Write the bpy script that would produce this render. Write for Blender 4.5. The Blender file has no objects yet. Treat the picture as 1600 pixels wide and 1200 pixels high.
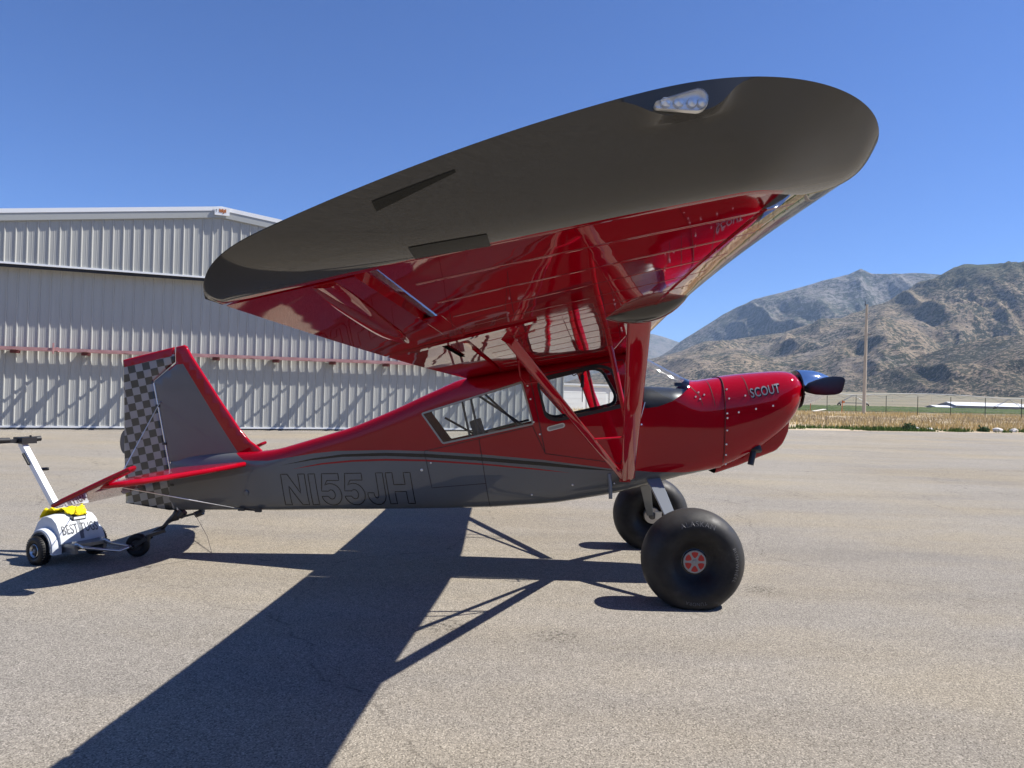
import bpy, bmesh, math, random
import numpy as np
from mathutils import Vector, Matrix
from mathutils.geometry import delaunay_2d_cdt
R = math.radians
S = bpy.context.scene
rnd = random.Random(7)

# ------------------------------------------------------------------ camera
PITCH, ROLL, EYE = 0.0081, 0.0265, 1.70
fw = Vector((0, math.cos(PITCH), math.sin(PITCH)))
r0 = Vector((1, 0, 0)); u0 = r0.cross(fw)
rt = math.cos(ROLL)*r0 + math.sin(ROLL)*u0
up = -math.sin(ROLL)*r0 + math.cos(ROLL)*u0
cd = bpy.data.cameras.new('camera'); cam = bpy.data.objects.new('camera', cd)
S.collection.objects.link(cam)
cd.sensor_width = 36; cd.lens = 36*1110/1600; cd.clip_start = .05; cd.clip_end = 60000
cam.matrix_world = Matrix(((rt.x, up.x, -fw.x, 0), (rt.y, up.y, -fw.y, 0), (rt.z, up.z, -fw.z, EYE), (0, 0, 0, 1)))
S.camera = cam
# ------------------------------------------------------------------ light
SUN = Vector((.75, .048, 1)).normalized()
W = bpy.data.worlds.new('World'); S.world = W; W.use_nodes = True
nt = W.node_tree; bg = nt.nodes['Background']
sky = nt.nodes.new('ShaderNodeTexSky'); sky.sky_type = 'NISHITA'; sky.sun_disc = False
sky.sun_elevation = math.asin(SUN.z); sky.sun_rotation = math.atan2(SUN.x, SUN.y)
sky.altitude = 1400; sky.air_density = 1.0; sky.dust_density = .2; sky.ozone_density = 2.2
tint = nt.nodes.new('ShaderNodeMix'); tint.data_type = 'RGBA'; tint.blend_type = 'MULTIPLY'; tint.inputs[0].default_value = 1
nt.links.new(sky.outputs[0], tint.inputs[6]); tint.inputs[7].default_value = (.675, 1.0, 1.62, 1)      # clear high desert sky, deeper blue
nt.links.new(tint.outputs[2], bg.inputs[0]); bg.inputs[1].default_value = .051
sl = bpy.data.lights.new('sun', 'SUN'); sl.energy = 5.0; sl.angle = R(.53); sl.color = (1, .955, .89)
so = bpy.data.objects.new('sun', sl); S.collection.objects.link(so)
so.rotation_euler = SUN.to_track_quat('Z', 'Y').to_euler(); so.location = (0, 0, 30)
S.view_settings.view_transform = 'Standard'; S.view_settings.look = 'None'
S.view_settings.exposure = 0.8; S.view_settings.gamma = 1; S.view_settings.use_curve_mapping = False
S.render.engine = 'CYCLES'
S.cycles.max_bounces = 10; S.cycles.transparent_max_bounces = 16; S.cycles.volume_bounces = 1

# ------------------------------------------------------------------ helpers
C = S.collection
def setp(o, label=None, cat=None, group=None, kind=None):
    if label: o['label'] = label
    if cat: o['category'] = cat
    if group: o['group'] = group
    if kind: o['kind'] = kind
    return o
def empty(name, loc=(0, 0, 0), rz=0, **k):
    o = bpy.data.objects.new(name, None); C.objects.link(o); o.location = loc; o.rotation_euler.z = rz
    o.empty_display_size = .2
    return setp(o, **k)
def mesh(name, vs, fs, mats, parent=None, mi=None, smooth=False, loc=None, auto=None):
    me = bpy.data.meshes.new(name); me.from_pydata([tuple(v) for v in vs], [], [tuple(f) for f in fs])
    if not isinstance(mats, (list, tuple)): mats = [mats]
    for m in mats: me.materials.append(m)
    if mi is not None: me.polygons.foreach_set('material_index', mi)
    if smooth or auto: me.polygons.foreach_set('use_smooth', [True]*len(me.polygons))
    me.validate(); me.update()
    if auto: me.set_sharp_from_angle(angle=R(auto))
    o = bpy.data.objects.new(name, me); C.objects.link(o)
    if parent is not None: o.parent = parent
    if loc is not None: o.location = loc
    return o
def dup(o, parent=None, loc=None, **k):
    c = o.copy(); C.objects.link(c)
    if parent is not None: c.parent = parent
    if loc is not None: c.location = loc
    return setp(c, **k)
class MB:
    """collects primitive shapes into one mesh"""
    def __init__(s): s.v = []; s.f = []; s.m = []
    def add(s, vs, fs, m=0):
        b = len(s.v); s.v += [tuple(v) for v in vs]; s.f += [tuple(i+b for i in f) for f in fs]; s.m += [m]*len(fs)
    def box(s, a, b, m=0, M=None):
        (x0, y0, z0), (x1, y1, z1) = a, b
        v = [Vector(p) for p in ((x0,y0,z0),(x1,y0,z0),(x1,y1,z0),(x0,y1,z0),(x0,y0,z1),(x1,y0,z1),(x1,y1,z1),(x0,y1,z1))]
        if M is not None: v = [M @ p for p in v]
        s.add(v, [(0,3,2,1),(4,5,6,7),(0,1,5,4),(1,2,6,5),(2,3,7,6),(3,0,4,7)], m)
    def bar(s, p, q, w, h, m=0, upv=(0, 0, 1)):
        p, q = Vector(p), Vector(q); d = (q-p).normalized(); a = d.cross(Vector(upv))
        if a.length < 1e-4: a = d.cross(Vector((1, 0, 0)))
        a.normalize(); b = a.cross(d)
        v = [c + a*w*i/2 + b*h*j/2 for c in (p, q) for i, j in ((-1,-1),(1,-1),(1,1),(-1,1))]
        s.add(v, [(3,2,1,0),(4,5,6,7),(0,1,5,4),(1,2,6,5),(2,3,7,6),(3,0,4,7)], m)
    def tube(s, pts, r, n=10, m=0, caps=True, ell=None, upv=(0, 0, 1)):
        """round (or elliptical: ell=(ra, rb)) tube along a polyline"""
        pts = [Vector(p) for p in pts]; rings = []
        for i, p in enumerate(pts):
            d = (pts[min(i+1, len(pts)-1)] - pts[max(i-1, 0)]).normalized()
            a = d.cross(Vector(upv))
            if a.length < 1e-3: a = d.cross(Vector((1, 0, 0)))
            a.normalize(); b = a.cross(d)
            rr = r[i] if isinstance(r, (list, tuple)) else r
            ra, rb = (rr*ell[0], rr*ell[1]) if ell else (rr, rr)
            rings.append([p + a*ra*math.cos(t*2*math.pi/n) + b*rb*math.sin(t*2*math.pi/n) for t in range(n)])
        s.rings(rings, m, caps)
    def rings(s, rings, m=0, caps=True, closed=True):
        n = len(rings[0]); b = [p for r in rings for p in r]; f = []
        for i in range(len(rings)-1):
            for j in range(n if closed else n-1):
                k = (j+1) % n; f.append((i*n+j, i*n+k, (i+1)*n+k, (i+1)*n+j))
        if caps: f.append(tuple(range(n-1, -1, -1))); f.append(tuple((len(rings)-1)*n+j for j in range(n)))
        s.add(b, f, m)
    def lathe(s, prof, org, axis, n=32, m=0, ref=(0, 0, 1)):
        """prof = [(along axis, radius)]"""
        ax = Vector(axis).normalized(); a = ax.cross(Vector(ref)).normalized(); b = ax.cross(a); org = Vector(org)
        s.rings([[org + ax*t + (a*math.cos(k*2*math.pi/n) + b*math.sin(k*2*math.pi/n))*r for k in range(n)] for t, r in prof], m, caps=False)
    def build(s, name, mats, parent=None, smooth=False, auto=None, loc=None):
        return mesh(name, s.v, s.f, mats, parent, s.m, smooth, loc, auto)

# ------------------------------------------------------------------ materials
def mat(name, col=(.5, .5, .5), rough=.5, metal=0, coat=0, coat_r=.03, spec=None, trans=0, ior=None, alpha=None):
    m = bpy.data.materials.new(name); m.use_nodes = True; p = m.node_tree.nodes['Principled BSDF']
    p.inputs['Base Color'].default_value = (*col, 1); p.inputs['Roughness'].default_value = rough
    p.inputs['Metallic'].default_value = metal; p.inputs['Coat Weight'].default_value = coat
    p.inputs['Coat Roughness'].default_value = coat_r
    if spec is not None: p.inputs['Specular IOR Level'].default_value = spec
    if trans: p.inputs['Transmission Weight'].default_value = trans
    if ior: p.inputs['IOR'].default_value = ior
    if alpha is not None: p.inputs['Alpha'].default_value = alpha
    return m
class NG:
    """tiny node-graph writer"""
    def __init__(s, m): s.t = m.node_tree; s.p = s.t.nodes['Principled BSDF']; s.co = None
    def n(s, ty, **k):
        x = s.t.nodes.new(ty)
        for a, b in k.items():
            if a.startswith('i_'):
                key = a[2:].replace('_', ' '); x.inputs[key].default_value = b
            else: setattr(x, a, b)
        return x
    def l(s, a, b): s.t.links.new(a, b)
    def coord(s, kind='Object', scale=(1, 1, 1), rot=(0, 0, 0)):
        tc = s.n('ShaderNodeTexCoord'); mp = s.n('ShaderNodeMapping'); s.l(tc.outputs[kind], mp.inputs[0])
        mp.inputs['Scale'].default_value = scale; mp.inputs['Rotation'].default_value = rot
        return mp.outputs[0]
    def noise(s, v, scale, detail=4, rough=.55, dist=0):
        x = s.n('ShaderNodeTexNoise'); x.inputs['Scale'].default_value = scale; x.inputs['Detail'].default_value = detail
        x.inputs['Roughness'].default_value = rough; x.inputs['Distortion'].default_value = dist; s.l(v, x.inputs['Vector']); return x.outputs['Fac']
    def vor(s, v, scale, out='Color', feature='F1'):
        x = s.n('ShaderNodeTexVoronoi'); x.feature = feature; x.inputs['Scale'].default_value = scale; s.l(v, x.inputs['Vector']); return x.outputs[out]
    def ramp(s, f, stops, interp='LINEAR'):
        x = s.n('ShaderNodeValToRGB'); e = x.color_ramp.elements; x.color_ramp.interpolation = interp
        while len(e) < len(stops): e.new(.5)
        for q, (p, c) in zip(e, stops): q.position = p; q.color = (*c, 1) if len(c) == 3 else c
        s.l(f, x.inputs[0]); return x.outputs[0]
    def mix(s, f, a, b, mode='MIX'):
        x = s.n('ShaderNodeMix'); x.data_type = 'RGBA'; x.blend_type = mode
        for i, q in ((0, f), (6, a), (7, b)):
            if hasattr(q, 'links'): s.l(q, x.inputs[i])
            elif isinstance(q, (int, float)): x.inputs[i].default_value = q
            else: x.inputs[i].default_value = (*q, 1)
        return x.outputs[2]
    def math(s, op, a, b=0, clamp=False):
        x = s.n('ShaderNodeMath'); x.operation = op; x.use_clamp = clamp
        for i, q in ((0, a), (1, b)):
            if hasattr(q, 'links'): s.l(q, x.inputs[i])
            else: x.inputs[i].default_value = q
        return x.outputs[0]
    def bump(s, h, strength=.3, dist=.01):
        x = s.n('ShaderNodeBump'); x.inputs['Strength'].default_value = strength; x.inputs['Distance'].default_value = dist
        s.l(h, x.inputs['Height']); s.l(x.outputs[0], s.p.inputs['Normal'])
        return x
G3 = lambda g: (g, g, g)

def paint(name, col, rough=.3, metal=0, wav=.0012, scale=3.0, coat=1.0, ior=1.42):
    m = mat(name, col, rough, metal, coat=coat, coat_r=.02, spec=.0); m.node_tree.nodes['Principled BSDF'].inputs['Coat IOR'].default_value = ior; g = NG(m); v = g.coord()
    d = g.noise(v, 1.7, 3); c = g.mix(g.ramp(d, [(.35, G3(.88)), (.7, G3(1.0))]), (0, 0, 0), col)
    x = g.n('ShaderNodeMix'); x.data_type = 'RGBA'; x.blend_type = 'MULTIPLY'; x.inputs[0].default_value = 1
    x.inputs[6].default_value = (*col, 1); g.l(g.ramp(d, [(.3, G3(.9)), (.7, G3(1.0))]), x.inputs[7]); g.l(x.outputs[2], g.p.inputs['Base Color'])
    n1 = g.noise(v, scale, 2, .4)
    b = g.bump(n1, .5, wav); g.l(b.outputs[0], g.p.inputs['Coat Normal'])
    dust = g.noise(v, 22, 6, .7)
    g.l(g.ramp(g.noise(v, 3, 4, .6), [(.4, G3(.015)), (.75, G3(.05))]), g.p.inputs['Coat Roughness'])
    return m
RED = paint('red_paint', (.33, .0015, .010))
RED_W = paint('red_fabric_paint', (.26, .001, .007), wav=.004, scale=2.2)
GREY = paint('pewter_paint', (.130, .137, .142), rough=.38, metal=.25)
GREYT = paint('pewter_tip_paint', (.060, .058, .054), rough=.33, metal=.25, wav=.0006)
BLACKP = paint('black_stripe_paint', (.008, .008, .01))
BLACK = mat('black_rubber_trim', (.012, .012, .013), .55)
MATBLK = mat('slot_black', (.004, .004, .004), .95, spec=0)
BLADE = mat('blade_black', (.006, .004, .004), .5, spec=.25)
BLK_GLOSS = mat('black_gloss', (.01, .01, .011), .25, coat=.6)
CHROME = mat('polished_spinner', (.85, .87, .9), .06, metal=1)
STEEL = mat('steel', (.55, .56, .57), .32, metal=1)
SCREW = mat('screw_steel', (.75, .74, .72), .3, metal=1)
WIRE = mat('wire_stainless', (.75, .75, .76), .3, metal=1)
DARKSTEEL = mat('dark_painted_steel', (.02, .021, .024), .4)
SPRING = mat('gear_leg_grey', (.16, .175, .19), .35, coat=.5, coat_r=.1)
INTERIOR = mat('cabin_lining', (.05, .05, .052), .8)
def glassm(name, tint=(1, 1, 1), a=.12):
    m = bpy.data.materials.new(name); m.use_nodes = True; t = m.node_tree
    for n in list(t.nodes): t.nodes.remove(n)
    o = t.nodes.new('ShaderNodeOutputMaterial'); tr = t.nodes.new('ShaderNodeBsdfTransparent'); gl = t.nodes.new('ShaderNodeBsdfGlossy')
    fr = t.nodes.new('ShaderNodeLayerWeight'); mx = t.nodes.new('ShaderNodeMixShader'); fr.inputs[0].default_value = .5
    pw = t.nodes.new('ShaderNodeMath'); pw.operation = 'POWER'; pw.inputs[1].default_value = 3.3; t.links.new(fr.outputs['Facing'], pw.inputs[0])
    ad = t.nodes.new('ShaderNodeMath'); ad.operation = 'ADD'; ad.inputs[1].default_value = a+.05; ad.use_clamp = True
    t.links.new(pw.outputs[0], ad.inputs[0])
    tr.inputs[0].default_value = (*tint, 1); gl.inputs['Roughness'].default_value = .02
    t.links.new(ad.outputs[0], mx.inputs[0]); t.links.new(tr.outputs[0], mx.inputs[1]); t.links.new(gl.outputs[0], mx.inputs[2]); t.links.new(mx.outputs[0], o.inputs[0])
    return m
GLASS = glassm('acrylic_window', (.93, .95, .95), .0)
TIP_REFL = mat('tip_painted_reflection', (.012, .012, .010), .4, spec=.25)
LAMPB = mat('lamp_silver', (.80, .80, .78), .28, metal=.7)
LENS = glassm('lens_clear', (.97, .98, 1), .06)

def m_tyre():
    m = mat('tyre_rubber', (.022, .022, .024), .55, spec=.3); g = NG(m); v = g.coord()
    d = g.noise(v, 5, 6, .65); c = g.ramp(d, [(.42, (.008, .008, .009)), (.58, (.017, .0165, .016)), (.75, (.045, .042, .038))])
    sx = g.n('ShaderNodeSeparateXYZ'); g.l(v, sx.inputs[0]); rr = g.math('SQRT', g.math('ADD', g.math('MULTIPLY', sx.outputs[0], sx.outputs[0]), g.math('MULTIPLY', sx.outputs[2], sx.outputs[2])))
    rn = g.math('ADD', rr, g.math('MULTIPLY', g.math('SUBTRACT', g.noise(v, 7, 6, .7), .5), .09)); c = g.mix(g.ramp(rn, [(.30, G3(0)), (.36, G3(.7)), (.44, G3(.9))]), c, (.038, .036, .033))
    g.l(c, g.p.inputs['Base Color']); g.l(g.ramp(g.noise(v, 9, 5), [(.3, G3(.38)), (.7, G3(.7))]), g.p.inputs['Roughness'])
    g.bump(g.noise(v, 60, 4), .25, .002); return m
TYRE = m_tyre()
SCUFFS = [(2.25, 6.27, .26), (.37, 4.95, .22), (-.42, 5.1, .24)]
def m_asphalt():
    m = mat('asphalt', (.3, .27, .24), .95, spec=.12); g = NG(m); v = g.coord()
    big = g.noise(v, .22, 5, .6, .6); vs = g.coord(scale=(.12, .9, 1), rot=(0, 0, R(-13))); streak = g.noise(vs, .9, 6, .62, .3)
    fine = g.noise(v, 105, 3, .75); agg = g.vor(v, 135); med = g.noise(v, 9, 5, .65)
    c = g.ramp(big, [(.32, (.238, .217, .187)), (.5, (.258, .236, .203)), (.68, (.276, .252, .214))])
    c = g.mix(.28, c, g.ramp(streak, [(.36, G3(.66)), (.5, G3(.97)), (.62, G3(1.08))]), 'MULTIPLY')
    c = g.mix(.45, c, g.ramp(med, [(.3, G3(.86)), (.62, G3(1.07))]), 'MULTIPLY')
    bw = g.n('ShaderNodeRGBToBW'); g.l(agg, bw.inputs[0])
    c = g.mix(.85, c, g.ramp(bw.outputs[0], [(.1, G3(.42)), (.34, G3(.90)), (.62, G3(1.06)), (.86, G3(1.6))]), 'MULTIPLY')
    c = g.mix(.8, c, g.ramp(fine, [(.30, G3(.42)), (.48, G3(.96)), (.72, G3(1.38))]), 'MULTIPLY')
    tc_ = g.n('ShaderNodeTexCoord'); n5 = g.noise(v, 26, 4, .7)
    for (px_, py_, rx_) in SCUFFS:                                  # ravelled patches in the surface
        mp = g.n('ShaderNodeMapping'); g.l(tc_.outputs['Object'], mp.inputs[0]); mp.inputs['Location'].default_value = (-px_/rx_, -py_/(rx_*.8), 0); mp.inputs['Scale'].default_value = (1/rx_, 1/(rx_*.8), 1)
        ln = g.n('ShaderNodeVectorMath', operation='LENGTH'); g.l(mp.outputs[0], ln.inputs[0])
        f_ = g.math('MULTIPLY', g.ramp(ln.outputs['Value'], [(.3, G3(1)), (1.0, G3(0))]), g.ramp(n5, [(.5, G3(0)), (.58, G3(.75))])); c = g.mix(f_, c, (.045, .04, .034))
    ck = g.n('ShaderNodeTexVoronoi'); ck.feature = 'DISTANCE_TO_EDGE'; ck.inputs['Scale'].default_value = .22; wv = g.n('ShaderNodeVectorMath', operation='ADD')
    nz = g.n('ShaderNodeTexNoise'); nz.inputs['Scale'].default_value = .9; nz.inputs['Detail'].default_value = 6; g.l(v, nz.inputs['Vector']); g.l(v, wv.inputs[0]); g.l(nz.outputs['Color'], wv.inputs[1]); g.l(wv.outputs[0], ck.inputs['Vector'])
    c = g.mix(g.math('MULTIPLY', g.ramp(ck.outputs['Distance'], [(0, G3(1)), (.0045, G3(0))]), g.ramp(med, [(.45, G3(0)), (.6, G3(.65))])), c, (.07, .062, .054))
    warm = g.noise(g.coord(scale=(.35, .8, 1), rot=(0, 0, R(20))), .5, 4, .6); c = g.mix(.8, c, g.ramp(warm, [(.42, (1, 1, 1)), (.62, (1.10, 1.04, .90))]), 'MULTIPLY')
    g.l(c, g.p.inputs['Base Color'])
    h = g.math('ADD', fine, g.math('MULTIPLY', bw.outputs[0], .8)); g.bump(h, .8, .008); return m
ASPH = m_asphalt()
def m_ground():
    m = mat('dry_soil', (.4, .33, .24), 1, spec=.1); g = NG(m); v = g.coord()
    c = g.ramp(g.noise(v, .02, 6, .6), [(.35, (.20, .17, .125)), (.5, (.25, .215, .155)), (.65, (.20, .20, .17))])
    c = g.mix(.8, c, g.ramp(g.noise(v, 1.2, 5, .7), [(.3, G3(.7)), (.7, G3(1.15))]), 'MULTIPLY')
    vs = g.coord(scale=(.003, .03, 1), rot=(0, 0, R(-25))); c = g.mix(.6, c, g.ramp(g.noise(vs, 1, 4), [(.4, (.6, .68, .5)), (.6, (1.1, 1.05, 1))]), 'MULTIPLY')
    g.l(c, g.p.inputs['Base Color']); return m
SOIL = m_ground()
def m_mount(name, grass, rock, bush, bsc, cover, high=None, z0=400, z1=1100):
    m = mat(name, grass, 1, spec=.05); g = NG(m); v = g.coord()
    warp = g.noise(v, .0016, 6, .62, .4)
    c = g.ramp(warp, [(.36, grass), (.5, tuple(a*.86 for a in grass)), (.62, rock)])
    c = g.mix(.7, c, g.ramp(g.noise(v, .012, 5, .7), [(.3, G3(.75)), (.7, G3(1.2))]), 'MULTIPLY')
    if high is not None:
        sp = g.n('ShaderNodeSeparateXYZ'); g.l(v, sp.inputs[0])
        hz = g.math('ADD', sp.outputs[2], g.math('MULTIPLY', g.math('SUBTRACT', warp, .5), 900))
        mr = g.n('ShaderNodeMapRange'); mr.inputs[1].default_value = z0; mr.inputs[2].default_value = z1; g.l(hz, mr.inputs[0])
        c = g.mix(mr.outputs[0], c, high)
    b1 = g.noise(v, bsc, 4, .8); b2 = g.noise(v, bsc*.10, 5, .65)
    s_ = g.math('ADD', g.math('MULTIPLY', b1, .80), g.math('MULTIPLY', b2, .30))
    bushes = g.ramp(s_, [(cover-.012, G3(0)), (cover+.012, G3(1))])
    c = g.mix(g.math('MULTIPLY', bushes, .9), c, bush)
    g.l(c, g.p.inputs['Base Color'])
    h = g.math('ADD', g.noise(v, .006, 8, .7), g.math('MULTIPLY', g.noise(v, .05, 4, .7), .12)); g.bump(h, .9, 60); return m
def simple_noise(name, a, b, scale, rough=.9, bump=0, bsc=None, stretch=(1, 1, 1)):
    m = mat(name, a, rough, spec=.2); g = NG(m); v = g.coord(scale=stretch)
    g.l(g.ramp(g.noise(v, scale, 5, .65), [(.33, a), (.67, b)]), g.p.inputs['Base Color'])
    if bump: g.bump(g.noise(v, bsc or scale*4, 4, .6), .4, bump)
    return m

# ------------------------------------------------------------------ vector noise for terrain
def vnoise(x, y, seed=0):
    xi = np.floor(x).astype(np.int64); yi = np.floor(y).astype(np.int64); xf = x-xi; yf = y-yi
    def h(a, b):
        n = (a*374761393 + b*668265263 + seed*1442695041) & 0x7fffffff
        n = ((n ^ (n >> 13))*1274126177) & 0x7fffffff
        return ((n ^ (n >> 16)) & 0xffff)/65535.
    u = xf*xf*(3-2*xf); w = yf*yf*(3-2*yf)
    return (h(xi, yi)*(1-u)+h(xi+1, yi)*u)*(1-w)+(h(xi, yi+1)*(1-u)+h(xi+1, yi+1)*u)*w
def fbm(x, y, o=5, seed=0, ridged=False, gain=.5):
    t = 0; a = 1; s = 0
    for i in range(o):
        n = vnoise(x*2**i+17*i, y*2**i-9*i, seed+i)
        if ridged: n = 1-abs(2*n-1)
        t = t+a*n; s += a; a *= gain
    return t/s

# ================================================================== SETTING
# apron
mesh('apron', [(-140, -90, 0), (140, -90, 0), (140, 67.3, 0), (29.1, 40.35, 0), (14.6, 36.8, 0), (-140, -1.3, 0)], [(0, 1, 2, 3, 4, 5)], ASPH)['kind'] = 'structure'
# valley floor
def polar(name, m, az, rr, hf, smooth=True):
    A, Q = np.meshgrid(np.radians(az), rr, indexing='ij'); X = np.sin(A)*Q; Y = np.cos(A)*Q; Z = hf(A, Q, X, Y)
    v = np.stack([X, Y, Z], -1).reshape(-1, 3); na, nr = A.shape
    i = np.arange(na-1)[:, None]*nr + np.arange(nr-1)[None]; f = np.stack([i, i+1, i+nr+1, i+nr], -1).reshape(-1, 4)
    me = bpy.data.meshes.new(name); me.vertices.add(len(v)); me.vertices.foreach_set('co', v.ravel())
    me.loops.add(f.size); me.loops.foreach_set('vertex_index', f.ravel().astype(np.int32))
    me.polygons.add(len(f)); me.polygons.foreach_set('loop_start', np.arange(0, f.size, 4, dtype=np.int32))
    me.update(calc_edges=True); me.validate(); me.polygons.foreach_set('use_smooth', [smooth]*len(f)); me.materials.append(m)
    o = bpy.data.objects.new(name, me); C.objects.link(o); o['kind'] = 'structure'; return o
def gh(A, Q, X, Y):
    t = np.clip((Q-190)/200, 0, 1); t = t*t*(3-2*t)
    e = np.clip((Q-1300)/1700, 0, 1)
    return -.03 - 6.2*t + 34*e**1.5 + t*(fbm(X/300, Y/300, 3, 5)-.5)*2
polar('ground', SOIL, np.linspace(-180, 180, 241), np.concatenate([[0, 20, 60, 100, 150], np.linspace(190, 400, 22), np.geomspace(450, 16000, 50)]), gh)

def interp(az, pts): p = np.array(pts); return np.interp(az, p[:, 0], p[:, 1])
def ridge_layer(name, m, az, pts, Rf, Rr, seed, amp=.5, lam=900., jag=.03, base=-8, back=1.45, nr=110):
    def hf(A, Q, X, Y):
        deg = np.degrees(A); E = np.tan(np.radians(interp(deg, pts)))*Rr + 1.7
        jn = (fbm(X/(lam*.5), Y/(lam*.5), 4, seed)-.5)*2*jag; E = E*(1+jn)
        rf = Rf*(1+.12*(fbm(deg*.22, deg*0+3, 3, seed+4)-.5)*2)
        t = (Q-rf)/(Rr-rf); tc = np.clip(t, 0, 1)
        prof = tc**1.18; prof = np.where(t > 1, np.clip(1-(t-1)*1.3, 0, 1), prof)
        env = 4*tc*(1-tc)*.95+.05*tc
        wx = X/lam + 1.1*fbm(X/lam/2, Y/lam/2, 3, seed+9); wy = Y/lam + 1.1*fbm(X/lam/2+9, Y/lam/2, 3, seed+8)
        g = fbm(wx+.35*wy, wy-.2*wx, 6, seed, True, .44); arc = A*Rr; w1 = 1.3*fbm(X/lam/1.6, Y/lam/1.6, 3, seed+2); spur = fbm(arc/(lam*1.1)+w1+.35*Q/lam, Q/(lam*2.6)+w1, 4, seed+6, True, .45)
        gg = (.2*g+.8*spur-.58)
        h = np.minimum(E*(prof + amp*env*gg), E*(.12+.9*tc)*1.15)
        return base*(1-tc) + np.where(t > 0, h, 0)
    return polar(name, m, az, np.concatenate([np.linspace(Rf*.8, Rr*1.02, nr), np.linspace(Rr*1.05, Rr*back, 8)]), hf)
MT_FAR = m_mount('far_ridge_rock', (.19, .175, .155), (.16, .15, .145), (.07, .08, .06), .012, .575)
MT_PEAK = m_mount('peak_rock', (.225, .195, .16), (.165, .16, .16), (.045, .055, .04), .020, .545, (.20, .185, .175), 850, 1350)
MT_SLOPE = m_mount('grassy_slope', (.30, .235, .165), (.21, .18, .15), (.036, .044, .028), .038, .555, (.075, .085, .052), 520, 950)
MT_FOOT = m_mount('juniper_foothill', (.27, .21, .148), (.19, .165, .135), (.030, .036, .025), .060, .525)
fine = lambda a, b, n: np.concatenate([np.linspace(a, b, n)])
ridge_layer('distant_mountain', MT_FAR, np.concatenate([np.linspace(-180, -1, 120), np.linspace(0, 15, 160), np.linspace(16, 180, 110)]),
    [(-180, 2.2), (-140, 2.8), (-100, 2.0), (-60, 2.6), (-20, 3.4), (-5, 3.9), (2, 4.6), (7, 5.1), (9.5, 5.0), (11.1, 4.72), (13.1, 4.15), (16, 3.6), (30, 3), (60, 3), (90, 2.6), (130, 2.4), (180, 2.2)], 9500, 14500, 3, .5, 1500, .03, nr=60)
ridge_layer('mountain_peak', MT_PEAK, np.concatenate([np.linspace(8, 42, 760), np.linspace(43, 80, 60)]),
    [(8, .8), (10.5, 2.2), (12.6, 3.6), (13.3, 4.25), (16.43, 6.3), (18.75, 7.35), (21.46, 8.06), (24.08, 8.85), (25.2, 9.1), (25.98, 9.55), (26.7, 9.15), (27.83, 8.95), (29.82, 8.85), (32, 8.6), (36, 8), (45, 7), (60, 5), (80, 3)], 6200, 9300, 21, .95, 1000, .014, nr=130)
ridge_layer('mountain_slope', MT_SLOPE, np.concatenate([np.linspace(3, 42, 900), np.linspace(43, 110, 90)]),
    [(3, .3), (7, 1.6), (10, 2.5), (13.12, 3.31), (15.09, 4.15), (17.04, 4.29), (20.68, 4.83), (22.5, 5.43), (26.33, 6.16), (28.47, 7.27), (30.21, 8.21), (32.31, 9.04), (34.33, 9.11), (35.65, 8.96), (40, 8.6), (50, 7.2), (65, 5), (85, 3.5), (110, 2)], 3300, 5900, 40, .95, 700, .018, nr=150)
ridge_layer('foothill', MT_FOOT, np.concatenate([np.linspace(19, 42, 560), np.linspace(43, 110, 80)]),
    [(19, .1), (22.08, .5), (25.51, 1.68), (27.36, 2.21), (28.83, 2.9), (31.7, 3.87), (34.41, 4.39), (35.72, 4.44), (40, 4.8), (50, 4.4), (70, 3), (110, 1.5)], 2500, 3700, 61, .8, 420, .03, nr=110)
# haze
HZ = bpy.data.materials.new('haze_air'); HZ.use_nodes = True; t_ = HZ.node_tree
t_.nodes.remove(t_.nodes['Principled BSDF']); pv = t_.nodes.new('ShaderNodeVolumePrincipled'); pv.inputs['Color'].default_value = (.50, .70, 1, 1)
pv.inputs['Density'].default_value = 2.7e-5; pv.inputs['Anisotropy'].default_value = .2
t_.links.new(pv.outputs[0], t_.nodes['Material Output'].inputs['Volume'])
hb = MB(); hb.box((-22500, -22500, -16), (22500, 22500, 1750)); hb.build('haze', HZ)['kind'] = 'stuff'

# crop field
def m_field():
    m = mat('green_crop', (.08, .16, .03), .9, spec=.2); g = NG(m); v = g.coord()
    g.l(g.ramp(g.noise(v, .7, 6, .75), [(.3, (.03, .05, .016)), (.55, (.055, .08, .025)), (.75, (.13, .12, .05))]), g.p.inputs['Base Color']); return m
def strip(name, m, a, b, c, d, nx, ny, hfun, kind):
    """bilinear patch a-b (near edge) to d-c (far edge) with a height function"""
    a, b, c, d = [np.array(p, float) for p in (a, b, c, d)]
    s, t = np.meshgrid(np.linspace(0, 1, nx), np.linspace(0, 1, ny), indexing='ij')
    P = (1-s)[..., None]*((1-t)[..., None]*a+t[..., None]*d)+s[..., None]*((1-t)[..., None]*b+t[..., None]*c)
    Z = hfun(P[..., 0], P[..., 1], s, t); v = np.concatenate([P, Z[..., None]], -1).reshape(-1, 3)
    i = np.arange(nx-1)[:, None]*ny+np.arange(ny-1)[None]; f = np.stack([i, i+ny, i+ny+1, i+1], -1).reshape(-1, 4)
    o = mesh(name, v.tolist(), f.tolist(), m); o['kind'] = kind; return o
strip('field', m_field(), (-30, 66), (220, 166), (300, 243), (-20, 103), 420, 60,
      lambda x, y, s, t: .02+.5*fbm(x*1.3, y*1.3, 3, 2)*np.clip(np.minimum(t, 1-t)*30, 0, 1), 'structure')
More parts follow.
